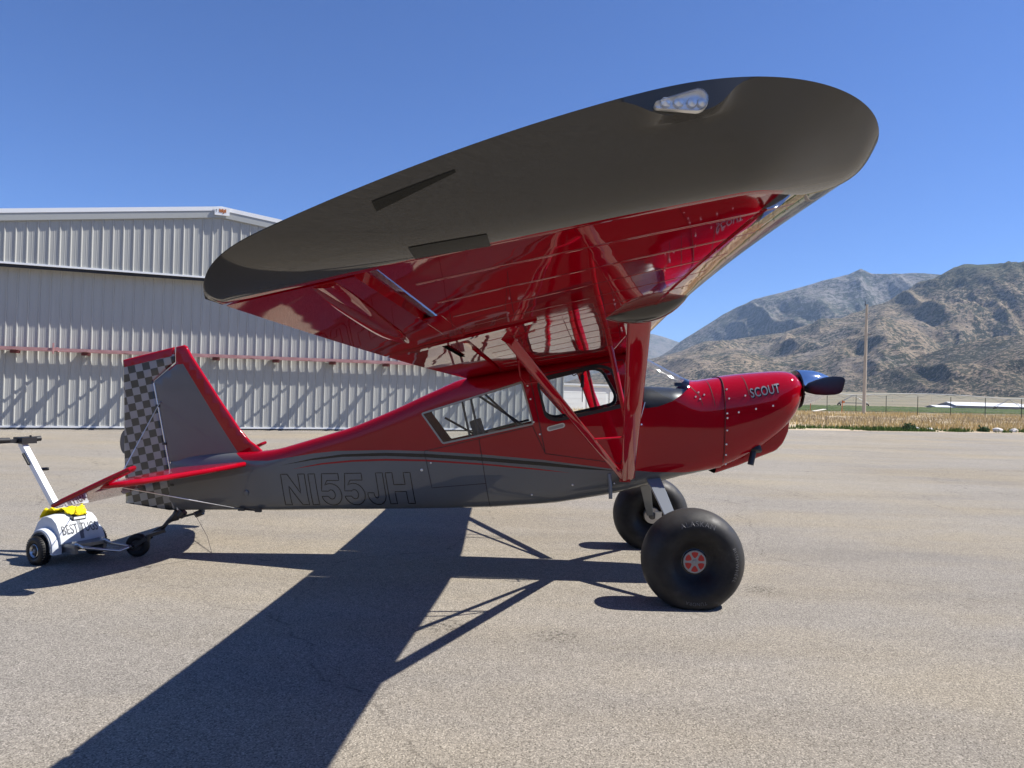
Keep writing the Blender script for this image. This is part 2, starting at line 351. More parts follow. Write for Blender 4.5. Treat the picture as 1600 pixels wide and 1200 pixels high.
# rough dirt verge beyond the asphalt
VERGE = simple_noise('verge_dirt', (.36, .29, .2), (.46, .38, .26), 3, bump=.02)
strip('verge', VERGE, (-140, -1.35), (140, 67.25), (132, 108), (-140, 40), 260, 40, lambda x, y, s, t: -.008+.10*np.clip(t*5, 0, 1)*fbm(x, y, 4, 8), 'structure')

# dry grass and weeds (nobody could count them)
def blades(name, n, spots, cols, hmin, hmax, wid, label, cat):
    r = np.random.RandomState(11+len(name)); P = spots(r, n); k = len(P)
    ang = r.rand(k)*2*np.pi; h = hmin+(hmax-hmin)*r.rand(k)**1.6*P[:, 3]; lean = (r.rand(k)-.5)*.9; la = r.rand(k)*2*np.pi
    w = wid*(.6+.8*r.rand(k)); dx = np.cos(ang)*w; dy = np.sin(ang)*w
    b = P[:, :3]; v = np.empty((k, 3, 3)); v[:, 0] = b; v[:, 1] = b; v[:, 2] = b
    v[:, 0, 0] -= dx; v[:, 0, 1] -= dy; v[:, 1, 0] += dx; v[:, 1, 1] += dy
    v[:, 2, 0] += np.cos(la)*lean*h; v[:, 2, 1] += np.sin(la)*lean*h; v[:, 2, 2] += h
    v = v.reshape(-1, 3); me = bpy.data.meshes.new(name); me.vertices.add(len(v)); me.vertices.foreach_set('co', v.ravel())
    me.loops.add(len(v)); me.loops.foreach_set('vertex_index', np.arange(len(v), dtype=np.int32)); me.polygons.add(k)
    me.polygons.foreach_set('loop_start', np.arange(0, 3*k, 3, dtype=np.int32)); me.update(calc_edges=True); me.validate()
    for c in cols: me.materials.append(c)
    me.polygons.foreach_set('material_index', (P[:, 4]).astype(np.int32))
    o = bpy.data.objects.new(name, me); C.objects.link(o); setp(o, label, cat, kind='stuff'); return o
def leafmat(name, c):
    m = mat(name, c, .9, spec=.2); p = m.node_tree.nodes['Principled BSDF']; p.inputs['Subsurface Weight'].default_value = 0
    g = NG(m); oi = g.noise(g.coord(), .8, 4); g.l(g.mix(.8, c, g.ramp(oi, [(.3, G3(.7)), (.7, G3(1.25))]), 'MULTIPLY'), g.p.inputs['Base Color']); return m
STRAW = [leafmat('straw_gold', (.58, .42, .17)), leafmat('straw_pale', (.60, .48, .27)), leafmat('straw_brown', (.33, .26, .18)), leafmat('weed_green', (.10, .16, .04))]
E0 = np.array([14.6, 36.8]); ED = np.array([14.5, 3.55]); ED = ED/np.linalg.norm(ED); EN = np.array([-ED[1], ED[0]])
def spots(r, n):
    s = -3+75*r.rand(n); t = 40*r.rand(n)**1.25; x = E0[0]+ED[0]*s+EN[0]*t; y = E0[1]+ED[1]*s+EN[1]*t
    cl = fbm(x*.5, y*.5, 4, 3); dens = fbm(x*.14, y*.14, 3, 13)
    edge = np.clip((t-.6-2.4*np.clip((13-s)/20, 0, 1)*1.2)/1.2, 0, 1)
    keep = r.rand(n) < np.clip((cl-.28)*3, .05, 1)*edge
    hs = np.clip(.45+1.3*(cl-.35)+.25*(s/40), .25, 1.5)*np.where(t < 12, 1, .8)
    c = np.where(r.rand(n) < .55, 0, 1); brown = (t > 5+6*dens) & (t < 22) & (r.rand(n) < .75); c = np.where(brown, np.where(r.rand(n) < .6, 2, 1), c)
    return np.stack([x, y, x*0+.0, hs, c], 1)[keep]
blades('dry_grass', 110000, spots, STRAW, .12, .62, .022, 'tall dry golden grass growing between the tarmac edge and the wire fence', 'grass')
def spots2(r, n):
    s = -4+60*r.rand(n); t = .3+2.6*r.rand(n)**1.4; x = E0[0]+ED[0]*s+EN[0]*t; y = E0[1]+ED[1]*s+EN[1]*t
    cl = fbm(x*.6+4, y*.6, 3, 33); keep = cl > .50 + .10*np.clip((s-6)/10, 0, 1)
    return np.stack([x, y, x*0, .6+x*0, x*0+3], 1)[keep]
blades('green_weeds', 26000, spots2, STRAW, .05, .42, .03, 'low green weeds along the edge of the tarmac', 'weeds')

# rocks / rubble by the tarmac edge
PALE = simple_noise('pale_rubble', (.55, .52, .47), (.75, .72, .68), 6, bump=.03)
def rock(name, x, y, r, label, z=.0, flat=.55, group=None):
    bm = bmesh.new(); bmesh.ops.create_icosphere(bm, subdivisions=2, radius=1)
    q = rnd.random()*50
    for v in bm.verts:
        k = .7+.6*float(fbm(np.array([v.co.x*1.3+q]), np.array([v.co.y*1.3+v.co.z*1.7]), 3, 2)[0]); v.co = Vector((v.co.x*r*k, v.co.y*r*k*.7, v.co.z*r*k*flat))
    me = bpy.data.meshes.new(name); bm.to_mesh(me); bm.free(); me.materials.append(PALE)
    o = bpy.data.objects.new(name, me); C.objects.link(o); o.location = (x, y, z+r*flat*.6); setp(o, label, 'rock', group); return o
g_ = 'pale rocks in the dry grass'
rock('rock', 22.9, 40.3, .25, 'pale rounded rock at the tarmac edge beside the dark green bush', group=g_)
rock('rock', 23.9, 40.5, .18, 'small pale rock just right of the larger rock near the green bush', group=g_)
rock('rock', 28.1, 41.0, .30, 'jagged white rock at the far right of the tarmac edge', group=g_)
rock('rock', 29.3, 41.4, .25, 'second white rock, nearest the right edge of the picture', group=g_)
def bush(x, y, r, label):
    e = empty('bush', (x, y, 0), label=label, cat='bush', group='green bushes at the tarmac edge')
    rr = np.random.RandomState(int(x*10)); vs = []; fs = []
    for i in range(420):
        d = rr.randn(3); d /= np.linalg.norm(d); d[2] = abs(d[2]); p = d*r*(.35+.65*rr.rand())*np.array([1, 1, .9]); a = rr.randn(3)*.07; b = rr.randn(3)*.07
        k = len(vs); vs += [tuple(p), tuple(p+a), tuple(p+b)]; fs.append((k, k+1, k+2))
    mesh('leaves', vs, fs, leafmat('bush_leaf', (.07, .12, .05)), e)
    s = MB(); [s.tube([(0, 0, 0), (rr.randn()*r*.4, rr.randn()*r*.4, r*.7)], .015, 5) for _ in range(6)]; s.build('stem', STRAW[2], e)
bush(22.2, 39.6, .48, 'dark green bush by the pale rocks at the tarmac edge'); bush(27.2, 40.9, .33, 'small green bush in front of the golden grass on the right')

# utility pole
WOOD = simple_noise('weathered_pole_wood', (.42, .36, .28), (.58, .50, .40), 3, bump=.01, stretch=(8, 8, .6))
pe = empty('utility_pole', (38.35, 77.3, 0), label='tall bare weathered wooden pole standing in the dry grass', cat='pole')
s = MB(); s.tube([(0, 0, -.2), (.03, 0, 6), (.08, 0, 12.0)], [.19, .165, .125], 14); s.build('pole_shaft', WOOD, pe, auto=40)
s = MB(); s.tube([(-.12, 0, 12.0), (-.12, 0, 12.35)], .03, 8); s.box((-.16, -.04, 11.9), (.1, .04, 12.0)); s.build('pole_top_bracket', DARKSTEEL, pe)
for z in (11.1, 10.7, 8.9):
    s = MB(); s.tube([(.08, -.1, z), (.32, -.12, z)], .03, 8); s.tube([(.32, -.12, z-.07), (.32, -.12, z+.09)], .05, 8); s.build('insulator', mat('insulator_grey', (.4, .38, .36), .4), pe)
s = MB(); s.bar((-.25, .1, 8.55), (.62, -.12, 8.78), .04, .05); s.build('cable_arm', DARKSTEEL, pe)
s = MB(); s.lathe([(0, .24), (.32, .22)], (0, 0, 0), (0, 0, 1), 12); s.build('pole_wrap', mat('white_wrap', (.8, .79, .76), .7), pe)
# fence
fe = empty('wire_fence', (45.1, 74.7, 0), label='wire mesh fence on thin dark steel posts crossing the dry grass field', cat='fence')
POSTM = mat('fence_post_green', (.06, .075, .06), .7); FW = mat('fence_wire', (.35, .34, .32), .5, metal=.6)
A_, B_ = np.array([36.5, 82.2]), np.array([51.0, 72.1]); fd = (B_-A_)/5.8; pts = [A_+fd*i for i in range(-5, 14)]
first = None
for p in pts:
    loc = (p[0]-45.1, p[1]-74.7, 0)
    if first is None:
        s = MB(); s.box((-.03, -.015, -.1), (.03, .015, 2.15)); s.box((-.012, -.045, 0), (.012, .045, 2.1)); first = s.build('post', POSTM, fe, loc=loc)
    else: dup(first, fe, loc)
for z in (.15, .45, .8, 1.2, 1.55, 1.85, 2.05):
    s = MB()
    for i in range(len(pts)-1):
        a, b = pts[i], pts[i+1]; q = [(a[0]+(b[0]-a[0])*k/4-45.1, a[1]+(b[1]-a[1])*k/4-74.7, z-.05*math.sin(math.pi*k/4)) for k in range(5)]; s.tube(q, .008, 4, caps=False)
    s.build('wire', FW, fe)
# orange survey stakes, plank
ST = mat('orange_stake', (.75, .22, .07), .6)
for i, (x, y, l) in enumerate([(37.0, 88., 'orange survey stake left of the pair, in the dry grass before the green field'), (37.2, 80., 'orange survey stake right of the pair, nearer the utility pole')]):
    e = empty('survey_stake', (x, y, 0), label=l, cat='stake', group='orange survey stakes')
    s = MB(); s.bar((0, 0, 0), (.05, 0, 1.5), .10, .05); s.build('stake', ST, e); s = MB(); s.box((-.02, -.05, 1.2), (.28, .0, 1.42)); s.build('flag', ST, e)
s = MB(); s.bar((31.2, 73.5, .32), (32.9, 74.6, .52), .35, .05); setp(s.build('plank', mat('pale_plank', (.7, .66, .58), .8)), 'pale plank lying tilted in the grass left of the pole', 'plank')
# pivot irrigation line
pv_ = empty('irrigation_pivot', (0, 0, 0), label='long centre pivot irrigation line with arched spans over the green field', cat='irrigation rig')
GALV = mat('galvanised', (.32, .33, .33), .5, metal=.5)
p0, p1 = np.array([44., 170.]), np.array([235., 175.]); nsp = 5
for k in range(nsp+1):
    c = p0+(p1-p0)*k/nsp; s = MB(); d = (p1-p0)/np.linalg.norm(p1-p0); nn = np.array([-d[1], d[0]])
    for a in (-1, 1):
        for b in (-1, 1): s.tube([(c[0], c[1], 2.5), (c[0]+d[0]*3.4*a+nn[0]*b*.5, c[1]+d[1]*3.4*a+nn[1]*b*.5, .7-3*(k > 9))], .06, 5)
    s.bar((c[0]-d[0]*3.4, c[1]-d[1]*3.4, .7), (c[0]+d[0]*3.4, c[1]+d[1]*3.4, .7), .14, .14)
    s.build('tower', GALV, pv_)
    for a in (-1, 1):
        s = MB(); s.lathe([(-.1, .2), (-.1, .45), (.1, .45), (.1, .2)], (c[0]+d[0]*3.4*a, c[1]+d[1]*3.4*a, .2), (nn[0], nn[1], 0), 14); s.build('tyre', BLACK, pv_)
for k in range(nsp):
    a = p0+(p1-p0)*k/nsp; b = p0+(p1-p0)*(k+1)/nsp; s = MB(); P = []
    for i in range(9):
        t = i/8; P.append((a[0]+(b[0]-a[0])*t, a[1]+(b[1]-a[1])*t, 2.6+.75*math.sin(math.pi*t)))
    s.tube(P, .085, 6)
    for i in range(8):
        m_ = ((P[i][0]+P[i+1][0])/2, (P[i][1]+P[i+1][1])/2, min(P[i][2], P[i+1][2])-.65); s.tube([P[i], m_], .03, 4); s.tube([m_, P[i+1]], .03, 4)
        if i % 2 == 0: s.tube([P[i], (P[i][0], P[i][1], 1.1)], .018, 4)
    s.build('span', GALV, pv_)
# far barns
WHR = mat('white_metal_roof', (.66, .67, .68), .5); GRW = mat('grey_barn_wall', (.20, .22, .24), .8)
def barn(name, x, y, L, Wd, zw, zr, rz, label, base=-6.4, wallm=GRW, nopen=8):
    e = empty(name, (x, y, base), rz, label=label, cat='barn', group='white roofed barns beyond the field')
    s = MB(); s.add([(-L/2, -Wd/2, 0), (L/2, -Wd/2, 0), (L/2, Wd/2, 0), (-L/2, Wd/2, 0), (-L/2, -Wd/2, zw), (L/2, -Wd/2, zw), (L/2, Wd/2, zw), (-L/2, Wd/2, zw), (-L/2, 0, zr), (L/2, 0, zr)],
        [(0, 1, 5, 4), (1, 2, 6, 9, 5), (2, 3, 7, 6), (3, 0, 4, 8, 7)]); s.build('wall', wallm, e)
    for sg in (-1, 1):
        s = MB(); o_ = .6; y0 = sg*(Wd/2+.8); z0 = zw-.8*(zr-zw)/(Wd/2)
        s.add([(-L/2-o_, y0, z0), (L/2+o_, y0, z0), (L/2+o_, 0, zr+.05), (-L/2-o_, 0, zr+.05), (-L/2-o_, y0, z0+.2), (L/2+o_, y0, z0+.2), (L/2+o_, 0, zr+.25), (-L/2-o_, 0, zr+.25)], [(0, 1, 2, 3), (4, 7, 6, 5), (0, 4, 5, 1), (1, 5, 6, 2), (3, 2, 6, 7), (0, 3, 7, 4)]); s.build('roof', WHR, e)
    for i in range(nopen):
        a = -L/2+(i+.25)*L/nopen; s = MB(); s.box((a, -Wd/2-.12, .2), (a+.55*L/nopen, -Wd/2-.02, zw*.7)); s.build('opening', mat('barn_opening', (.09, .1, .11), .9), e)
barn('barn', 257, 388, 36, 20, 6.0, 7.6, R(-6), 'large grey barn with long white roof beyond the green field', nopen=7)
barn('barn', 234, 386, 12, 9, 4.9, 5.6, R(0), 'low white roofed shed left of the large barn', nopen=3)
barn('barn', 292, 396, 26, 20, 5.4, 7.2, R(-20), 'white roofed barn at the right edge of the picture', nopen=5)

# white hangar far behind, seen through the cabin window
WHW = mat('white_wall_panel', (.82, .82, .79), .6)
wh = empty('white_hangar', (7.9, 66, 0), R(26), label='low white metal shed seen through the cabin windows', cat='shed')
s = MB(); s.box((-3.9, 0, -.1), (3.9, 5, 2.25)); s.build('wall', WHW, wh)
s = MB(); s.box((-4.05, -.2, 2.25), (4.05, 5.2, 2.42)); s.build('roof', WHR, wh)
for k in range(3):
    s = MB(); s.box((-3.6+2.5*k, -.05, .0), (-1.5+2.5*k, -.01, 2.0)); d_ = s.build('door', mat('white_door', (.78, .78, .76), .5), wh)
    for z in (.6, 1.1, 1.6): s = MB(); s.box((-3.6+2.5*k, -.06, z), (-1.5+2.5*k, -.051, z+.02)); s.build('door_rib', WHW, d_)

# ------------------------------------------------------------------ hangar
def m_siding(name, col):
    m = mat(name, col, .5, spec=.35); g = NG(m); v = g.coord('Object')
    vs = g.coord('Object', scale=(4, 4, .35)); c = g.mix(.6, col, g.ramp(g.noise(vs, 1.3, 5, .6), [(.3, G3(.86)), (.7, G3(1.06))]), 'MULTIPLY')
    g.l(c, g.p.inputs['Base Color']); return m
SIDE_ = m_siding('siding_stone', (.405, .407, .38)); TRIMW = mat('white_fascia', (.80, .81, .80), .4); TRIMG = mat('fascia_grey_green', (.38, .39, .37), .5)
MAROON = simple_noise('primer_steel', (.34, .17, .165), (.46, .27, .26), 4, .6)
H = empty('hangar', (-16.47, 22.92, 0), R(20.5), label='large stone coloured metal clad hangar with maroon door truss and white fascia', cat='hangar')
# local: +x along wall (right, receding), -y towards the camera
PITCHH, XR, ZR = .125, 6.43, 7.63
def rooft(x): return ZR-abs(x-XR)*PITCHH
PIT = .3048
def ribprof(w0=0):
    """one rib pitch: (x, proud)"""
    return [(0, 0), (.085, 0), (.088, .004), (.105, .004), (.108, 0), (.135, 0), (.138, .004), (.155, .004), (.158, 0), (.235, 0), (.254, .032), (.277, .032), (.296, 0)]
def sheet(name, x0, n, zb, ztf, y, parent, m):
    P = []
    for k in range(n):
        for (a, b) in ribprof(): P.append((x0+k*PIT+a, b))
    P.append((x0+n*PIT, 0)); vs = []; fs = []
    for (a, b) in P: vs += [(a, y-b, zb), (a, y-b, ztf(a))]
    for i in range(len(P)-1): fs.append((2*i, 2*i+2, 2*i+3, 2*i+1))
    # lapped edge with thickness
    k = len(vs); a, b = P[0]; vs += [(a, y+.012, zb), (a, y+.012, ztf(a))]; fs.append((k, 0, 1, k+1))
    return mesh(name, vs, fs, m, parent)
XL, XE = -6.6, 19.5; n3 = 3*PIT; ns = int(math.ceil((XE-XL)/n3)); proto = None
XE = XL+ns*n3
HB = 5.35
for i in range(ns):
    x0 = XL+i*n3
    sheet('wall_panel', x0, 3, HB, lambda x: rooft(x)-.05, -.39, H, SIDE_)
    if proto is None:
        proto = sheet('door_panel', 0, 3, .09, lambda x: HB+.08, 0, H, SIDE_); proto.location = (x0, 0, 0)
    else: dup(proto, H, (x0, 0, 0))
# header flashing, soffit, base flashing
s = MB(); s.box((XL, -.43, HB-.06), (XE, -.392, HB)); s.box((XL, -.392, HB-.02), (XE, -.002, HB)); s.build('header_flashing', TRIMW, H)
s = MB(); s.box((XL, -.365, HB-.16), (XE, -.345, HB-.021)); s.build('door_seal', BLACK, H)
s = MB(); s.box((XL, -.035, .05), (XE, .0, .11)); s.build('base_flashing', TRIMW, H)
s = MB(); s.box((XL, .0, .0), (XE, .03, .055)); s.build('bottom_seal', BLACK, H)
# body: other walls, roof
D_ = 24.
s = MB(); s.add([(XE, .03, 0), (XE, D_, 0), (XE, D_, rooft(XE)), (XE, .03, rooft(XE))], [(0, 1, 2, 3)]); s.add([(XL, .03, 0), (XL, D_, 0), (XL, D_, rooft(XL)), (XL, .03, rooft(XL))], [(3, 2, 1, 0)])
s.add([(XL, D_, 0), (XE, D_, 0), (XE, D_, rooft(XE)), (XR, D_, ZR), (XL, D_, rooft(XL))], [(0, 1, 2, 3, 4)]); s.build('wall', SIDE_, H)
for sg, xe in ((-1, XL), (1, XE)):
    s = MB(); e = .3*sg; xo = xe+e
    zz = rooft(xo)
    s.add([(XR, -.43, ZR+.06), (xo, -.43, zz+.06), (xo, D_, zz+.06), (XR, D_, ZR+.06), (XR, -.43, ZR), (xo, -.43, zz), (xo, D_, zz), (XR, D_, ZR)], [(0, 1, 2, 3), (7, 6, 5, 4), (0, 4, 5, 1), (1, 5, 6, 2), (2, 6, 7, 3)]); s.build('roof', WHR, H)
    for nm, y0, y1, za, zb, m in (('fascia_cap', -.49, -.432, .05, .19, TRIMW), ('fascia', -.475, -.435, -.19, .045, TRIMG), ('fascia_return', -.433, -.39, -.21, -.17, TRIMG)):
        s = MB(); s.add([(XR, y, ZR+z) for y in (y0, y1) for z in (za, zb)]+[(xo, y, zz+z) for y in (y0, y1) for z in (za, zb)], [(0, 1, 3, 2), (4, 6, 7, 5), (0, 4, 5, 1), (2, 3, 7, 6), (1, 5, 7, 3), (0, 2, 6, 4)]); s.build(nm, m, H)
# ridge sign (small plate with orange brown logo)
sg_ = empty('sign_plate', (XR+.02, -.53, ZR-.17), cat=None); sg_.parent = H; sg_['label'] = 'small white sign plate at the hangar ridge with orange brown lettering'
s = MB(); s.box((-.24, -.015, .04), (.24, .02, .32)); s.build('plate', TRIMW, sg_)
ORB = mat('orange_brown_logo', (.42, .14, .04), .6); s = MB()
for k, (a, b) in enumerate([(-.10, .05), (-.055, .05), (-.01, .055), (.045, .05), (.09, .05)]): s.box((a, -.022, .14-.01*(k % 2)), (a+b*.8, -.016, .24+.02*((k+1) % 2)))
s.box((-.06, -.0225, .17), (.10, -.0165, .195)); s.box((.02, -.022, .10), (.06, -.016, .15)); s.build('logo', ORB, sg_)
s = MB(); s.box((-.19, -.022, .14), (-.175, -.016, .23)); s.box((-.20, -.022, .215), (-.165, -.016, .235)); s.build('letter', GRW, sg_)
# horizontal door truss
s = MB(); s.box((XL, -.20, 2.55), (XE-.1, -.11, 2.65)); s.build('inner_chord', MAROON, H)
s = MB(); s.box((XL, -.95, 2.555), (XE-.1, -.88, 2.645)); s.build('outer_chord', MAROON, H)
nb = int((XE-XL)/2.0)
for k in range(nb):
    x = XL+.98+2.0*k
    s = MB(); s.bar((x, -.15, 2.60), (x+.12, -.9, 2.60), .12, .07); s.build('truss_strut', MAROON, H)
    s = MB(); s.bar((x+.1, -.15, 2.60), (x-.42, -.9, 2.60), .11, .06); s.build('truss_diagonal', MAROON, H)
    s = MB(); s.bar((x+1.3, -.15, 2.60), (x+.1, -.9, 2.60), .045, .045); s.build('truss_diagonal', MAROON, H)
    s = MB(); s.box((x-.12, -.22, 2.46), (x+.12, -.034, 2.548)); s.box((x-.14, -.22, 2.652), (x+.1, -.034, 2.675)); s.build('hinge_bracket', mat('dark_maroon', (.12, .03, .03), .6), H)
s = MB(); s.bar((1.62, -.97, 2.46), (1.62, -.97, 2.80), .05, .04); s.bar((1.62, -.3, 2.6), (1.7, -.9, 2.6), .06, .14); s.build('latch', MAROON, H)

bh = empty('hangar', (20, -24, 0), 0, label='long dark shaded hangar row behind the photographer, seen only reflected in the paint', cat='hangar')
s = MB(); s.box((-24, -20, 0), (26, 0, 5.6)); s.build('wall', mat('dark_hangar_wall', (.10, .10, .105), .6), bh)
s = MB(); s.box((-24.4, -20.4, 5.6), (26.4, .5, 5.9)); s.build('roof', WHR, bh)
for k in range(4):
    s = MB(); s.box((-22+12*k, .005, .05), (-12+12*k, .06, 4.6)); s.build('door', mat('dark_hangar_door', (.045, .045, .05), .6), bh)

# ================================================================== AIRPLANE
PSI = R(2.0); AO = Vector((1.52, 6.84, 0))
PL = empty('airplane', AO, -PSI, label='red and dark grey high wing taildragger airplane with fat black tundra tyres', cat='airplane')
def tab(t):
    a = np.array(t, float); return lambda u: [float(np.interp(u, a[:, 0], a[:, k])) for k in range(1, a.shape[1])]
def smooth_tab(t, step=.05):
    """Catmull-like smoothing: resample with a small box filter"""
    a = np.array(t, float); us = np.arange(a[0, 0], a[-1, 0]+1e-6, .01); o = [us]
    for k in range(1, a.shape[1]):
        y = np.interp(us, a[:, 0], a[:, k]); w = 13; yp = np.concatenate([2*y[0]-y[w:0:-1], y, 2*y[-1]-y[-2:-w-2:-1]]); ker = np.hanning(2*w+1); ker /= ker.sum(); y = np.convolve(yp, ker, 'valid'); o.append(y)
    o = np.array(o)
    return lambda u: [float(np.interp(u, o[0], o[k])) for k in range(1, o.shape[0])]
#          u     wbot   wtop   hw    ntop  nbot  c-frac
FT = smooth_tab([(-4.86, .425, .955, .022, 2.5, 3.0), (-4.4, .445, 1.0, .085, 2.6, 3.2), (-3.95, .463, 1.035, .135, 4.0, 4), (-3.76, .47, 1.068, .155, 5, 4), (-3.39, .49, 1.187, .195, 6.5, 4.5), (-3.01, .512, 1.31, .235, 8, 5),
     (-2.64, .53, 1.477, .27, 9, 5), (-2.27, .55, 1.66, .305, 10, 5.5), (-2.0, .565, 1.79, .33, 10, 5.5), (-1.65, .588, 1.865, .36, 10, 5.5), (-1.07, .648, 1.97, .385, 10, 5.5), (-.55, .75, 2.07, .388, 8, 5.5), (-.40, .79, 2.10, .388, 6, 5.5),
     (-.2, .85, 2.0, .387, 4.5, 5.5), (0, .915, 1.905, .383, 4.0, 5.2), (.17, .955, 1.822, .378, 3.4, 5), (.22, .967, 1.833, .376, 3.2, 4.8), (.44, 1.02, 1.872, .37, 3.0, 4.5)])
CT = smooth_tab([(.43, 1.02, 1.878, .377, 3.0, 4.2), (.6, 1.09, 1.905, .377, 2.9, 3.6), (.8, 1.20, 1.928, .37, 2.8, 3.2), (.95, 1.31, 1.942, .355, 2.7, 2.9), (1.05, 1.41, 1.946, .335, 2.6, 2.7), (1.11, 1.49, 1.942, .31, 2.6, 2.6), (1.16, 1.56, 1.92, .265, 2.5, 2.5), (1.195, 1.62, 1.885, .20, 2.4, 2.4), (1.21, 1.65, 1.85, .15, 2.2, 2.2)])
def sec(T, u, ph):
    wb, wt, hw, n1, n2 = T(u); c = wb+(wt-wb)*.5; Hh = (wt-wb)/2; s_, c_ = math.sin(ph), math.cos(ph); n = n1 if s_ > 0 else n2
    # blend n so the waist stays smooth
    r = ((abs(c_)/hw)**n+(abs(s_)/Hh)**n)**(-1/n); return r*c_, c+r*s_
def phi_of(T, u, w):
    lo, hi = -math.pi/2, math.pi/2
    wb, wt = T(u)[:2]
    if w <= wb: return lo
    if w >= wt: return hi
    for _ in range(40):
        m_ = (lo+hi)/2
        if sec(T, u, m_)[1] < w: lo = m_
        else: hi = m_
    return (lo+hi)/2
def surf(T, u, w, side=-1, off=0.0):
    ph = phi_of(T, u, w); v, ww = sec(T, u, ph); n = snorm(T, u, ph, side); return Vector((u, side*v, ww))+n*off
def spt(T, u, ph, side): v, w = sec(T, u, ph); return Vector((u, side*v, w))
def snorm(T, u, ph, side):
    e = 1e-3; ph = min(max(ph, -math.pi/2+.02), math.pi/2-.02)
    a = spt(T, u+e, ph, side)-spt(T, u-e, ph, side); b = spt(T, u, ph+e, side)-spt(T, u, ph-e, side); n = a.cross(b)*side*-1
    n = n.normalized()
    return n if n.y*side >= -.2 or abs(n.z) > .5 else -n
YS = .6/(math.pi/2)
def inpoly(x, y, P):
    c = False; j = len(P)-1
    for i in range(len(P)):
        xi, yi = P[i]; xj, yj = P[j]
        if (yi > y) != (yj > y) and x < (xj-xi)*(y-yi)/(yj-yi)+xi: c = not c
        j = i
    return c
def dens(pts, step=.04, closed=False):
    o = []; n = len(pts)
    for i in range(n if closed else n-1):
        a, b = pts[i], pts[(i+1) % n]; d = math.hypot(b[0]-a[0], b[1]-a[1]); k = max(1, int(math.ceil(d/step)))
        o += [(a[0]+(b[0]-a[0])*t/k, a[1]+(b[1]-a[1])*t/k) for t in range(k)]
    if not closed: o.append(tuple(pts[-1]))
    return o
def rounded(pts, r=.05, k=5):
    o = []; n = len(pts)
    for i in range(n):
        p0, p, p1 = Vector(pts[i-1]), Vector(pts[i]), Vector(pts[(i+1) % n]); a = (p0-p); b = (p1-p); ra = min(r, a.length*.45, b.length*.45); A = p+a.normalized()*ra; B = p+b.normalized()*ra
        for t in range(k+1):
            t /= k; q = A*(1-t)**2+p*2*t*(1-t)+B*t*t; o.append((q.x, q.y))
    return o
# ---- fuselage skin: constrained triangulation in (u, phi)
U0, U1 = -4.86, .44
def toY(u, w): return phi_of(FT, u, w)*YS
def uw_poly(P, closed=True, step=.04): return [(u, toY(u, w)) for u, w in dens(P, step, closed)]
GB = [(-4.86, 1.3), (-4.7, 1.3), (-4.32, 1.3), (-4.24, 1.3), (-4.19, 1.01), (-4.10, .955), (-4.03, .948), (-3.84, .955), (-3.69, .985), (-3.39, 1.044), (-3.15, 1.078), (-2.68, 1.103), (-2.29, 1.108), (-1.727, 1.095), (-1.196, 1.065), (-.61, 1.008), (-.2, .985), (.1, .985), (.44, 1.03)]
S1 = [(-3.72, .915), (-3.40, .995), (-3.10, 1.048), (-2.68, 1.078), (-2.29, 1.083), (-1.727, 1.070), (-1.196, 1.045), (-.8, 1.012), (-.52, .985)]
S2 = [(-3.72, .915), (-3.40, .980), (-3.10, 1.024), (-2.68, 1.048), (-2.29, 1.050), (-1.727, 1.036), (-1.196, 1.012), (-.8, .992), (-.52, .985)]
R1 = [(-3.60, .885), (-3.30, .957), (-3.0, .998), (-2.68, 1.022), (-2.29, 1.030), (-1.727, 1.014), (-1.25, .985), (-.95, .955)]
R2 = [(-3.60, .885), (-3.30, .942), (-3.0, .980), (-2.68, 1.003), (-2.29, 1.012), (-1.727, .998), (-1.25, .972), (-.95, .955)]
RW = rounded([(-2.343, 1.455), (-1.42, 1.772), (-1.305, 1.392), (-2.135, 1.186)], .012, 2)
DWo = rounded([(-1.285, 1.77), (-1.21, 1.832), (-.72, 1.955), (-.60, 1.925), (-.455, 1.665), (-.475, 1.57), (-.60, 1.535), (-1.10, 1.415), (-1.20, 1.45)], .09, 5)
DWi = rounded([(-1.262, 1.76), (-1.19, 1.80), (-.72, 1.925), (-.625, 1.905), (-.49, 1.67), (-.505, 1.60), (-.60, 1.57), (-1.09, 1.447), (-1.18, 1.475)], .08, 5)
WSP = [(-.445, 2.05), (-.285, 1.552), (-.17, 1.572), (-.04, 1.625), (.06, 1.70), (.115, 1.755)]
ws_poly = uw_poly(WSP, False, .03) + [(.16, .50), (.175, .6), (-.42, .6)]
red_poly = uw_poly(GB, False) + [(U1+.1, .7), (U0-.1, .7)]
def region(u, Y):
    if inpoly(u, Y, ws_poly): return 'windshield'
    if inpoly(u, Y, P_rw): return 'rear_window'
    if inpoly(u, Y, P_dwi): return 'door_window'
    if inpoly(u, Y, P_dwo): return 'door_seal'
    if inpoly(u, Y, P_door): return 'door' if inpoly(u, Y, red_poly) else 'door_grey'
    if inpoly(u, Y, P_s): return 'black'
    if inpoly(u, Y, P_r): return 'redstripe'
    return 'red' if inpoly(u, Y, red_poly) else 'grey'
DOOR = [(-1.345, 1.83), (-1.185, 1.125), (-.50, 1.055), (-.345, 1.60), (-.50, 2.0)]
P_rw, P_dwi, P_dwo, P_door = uw_poly(RW), uw_poly(DWi), uw_poly(DWo), uw_poly(DOOR)
P_s = uw_poly(S1, False)+uw_poly(S2, False)[::-1][1:-1]; P_r = uw_poly(R1, False)+uw_poly(R2, False)[::-1][1:-1]
pts = []; eds = []
def addloop(P, closed=True):
    b = len(pts); pts.extend(P); n = len(P); eds.extend([(b+i, b+(i+1) % n) for i in range(n if closed else n-1)])
addloop([(U0, -.6), (U1, -.6), (U1, .6), (U0, .6)])
for P in (P_rw, P_dwi, P_dwo, P_door, P_s, P_r): addloop(P)
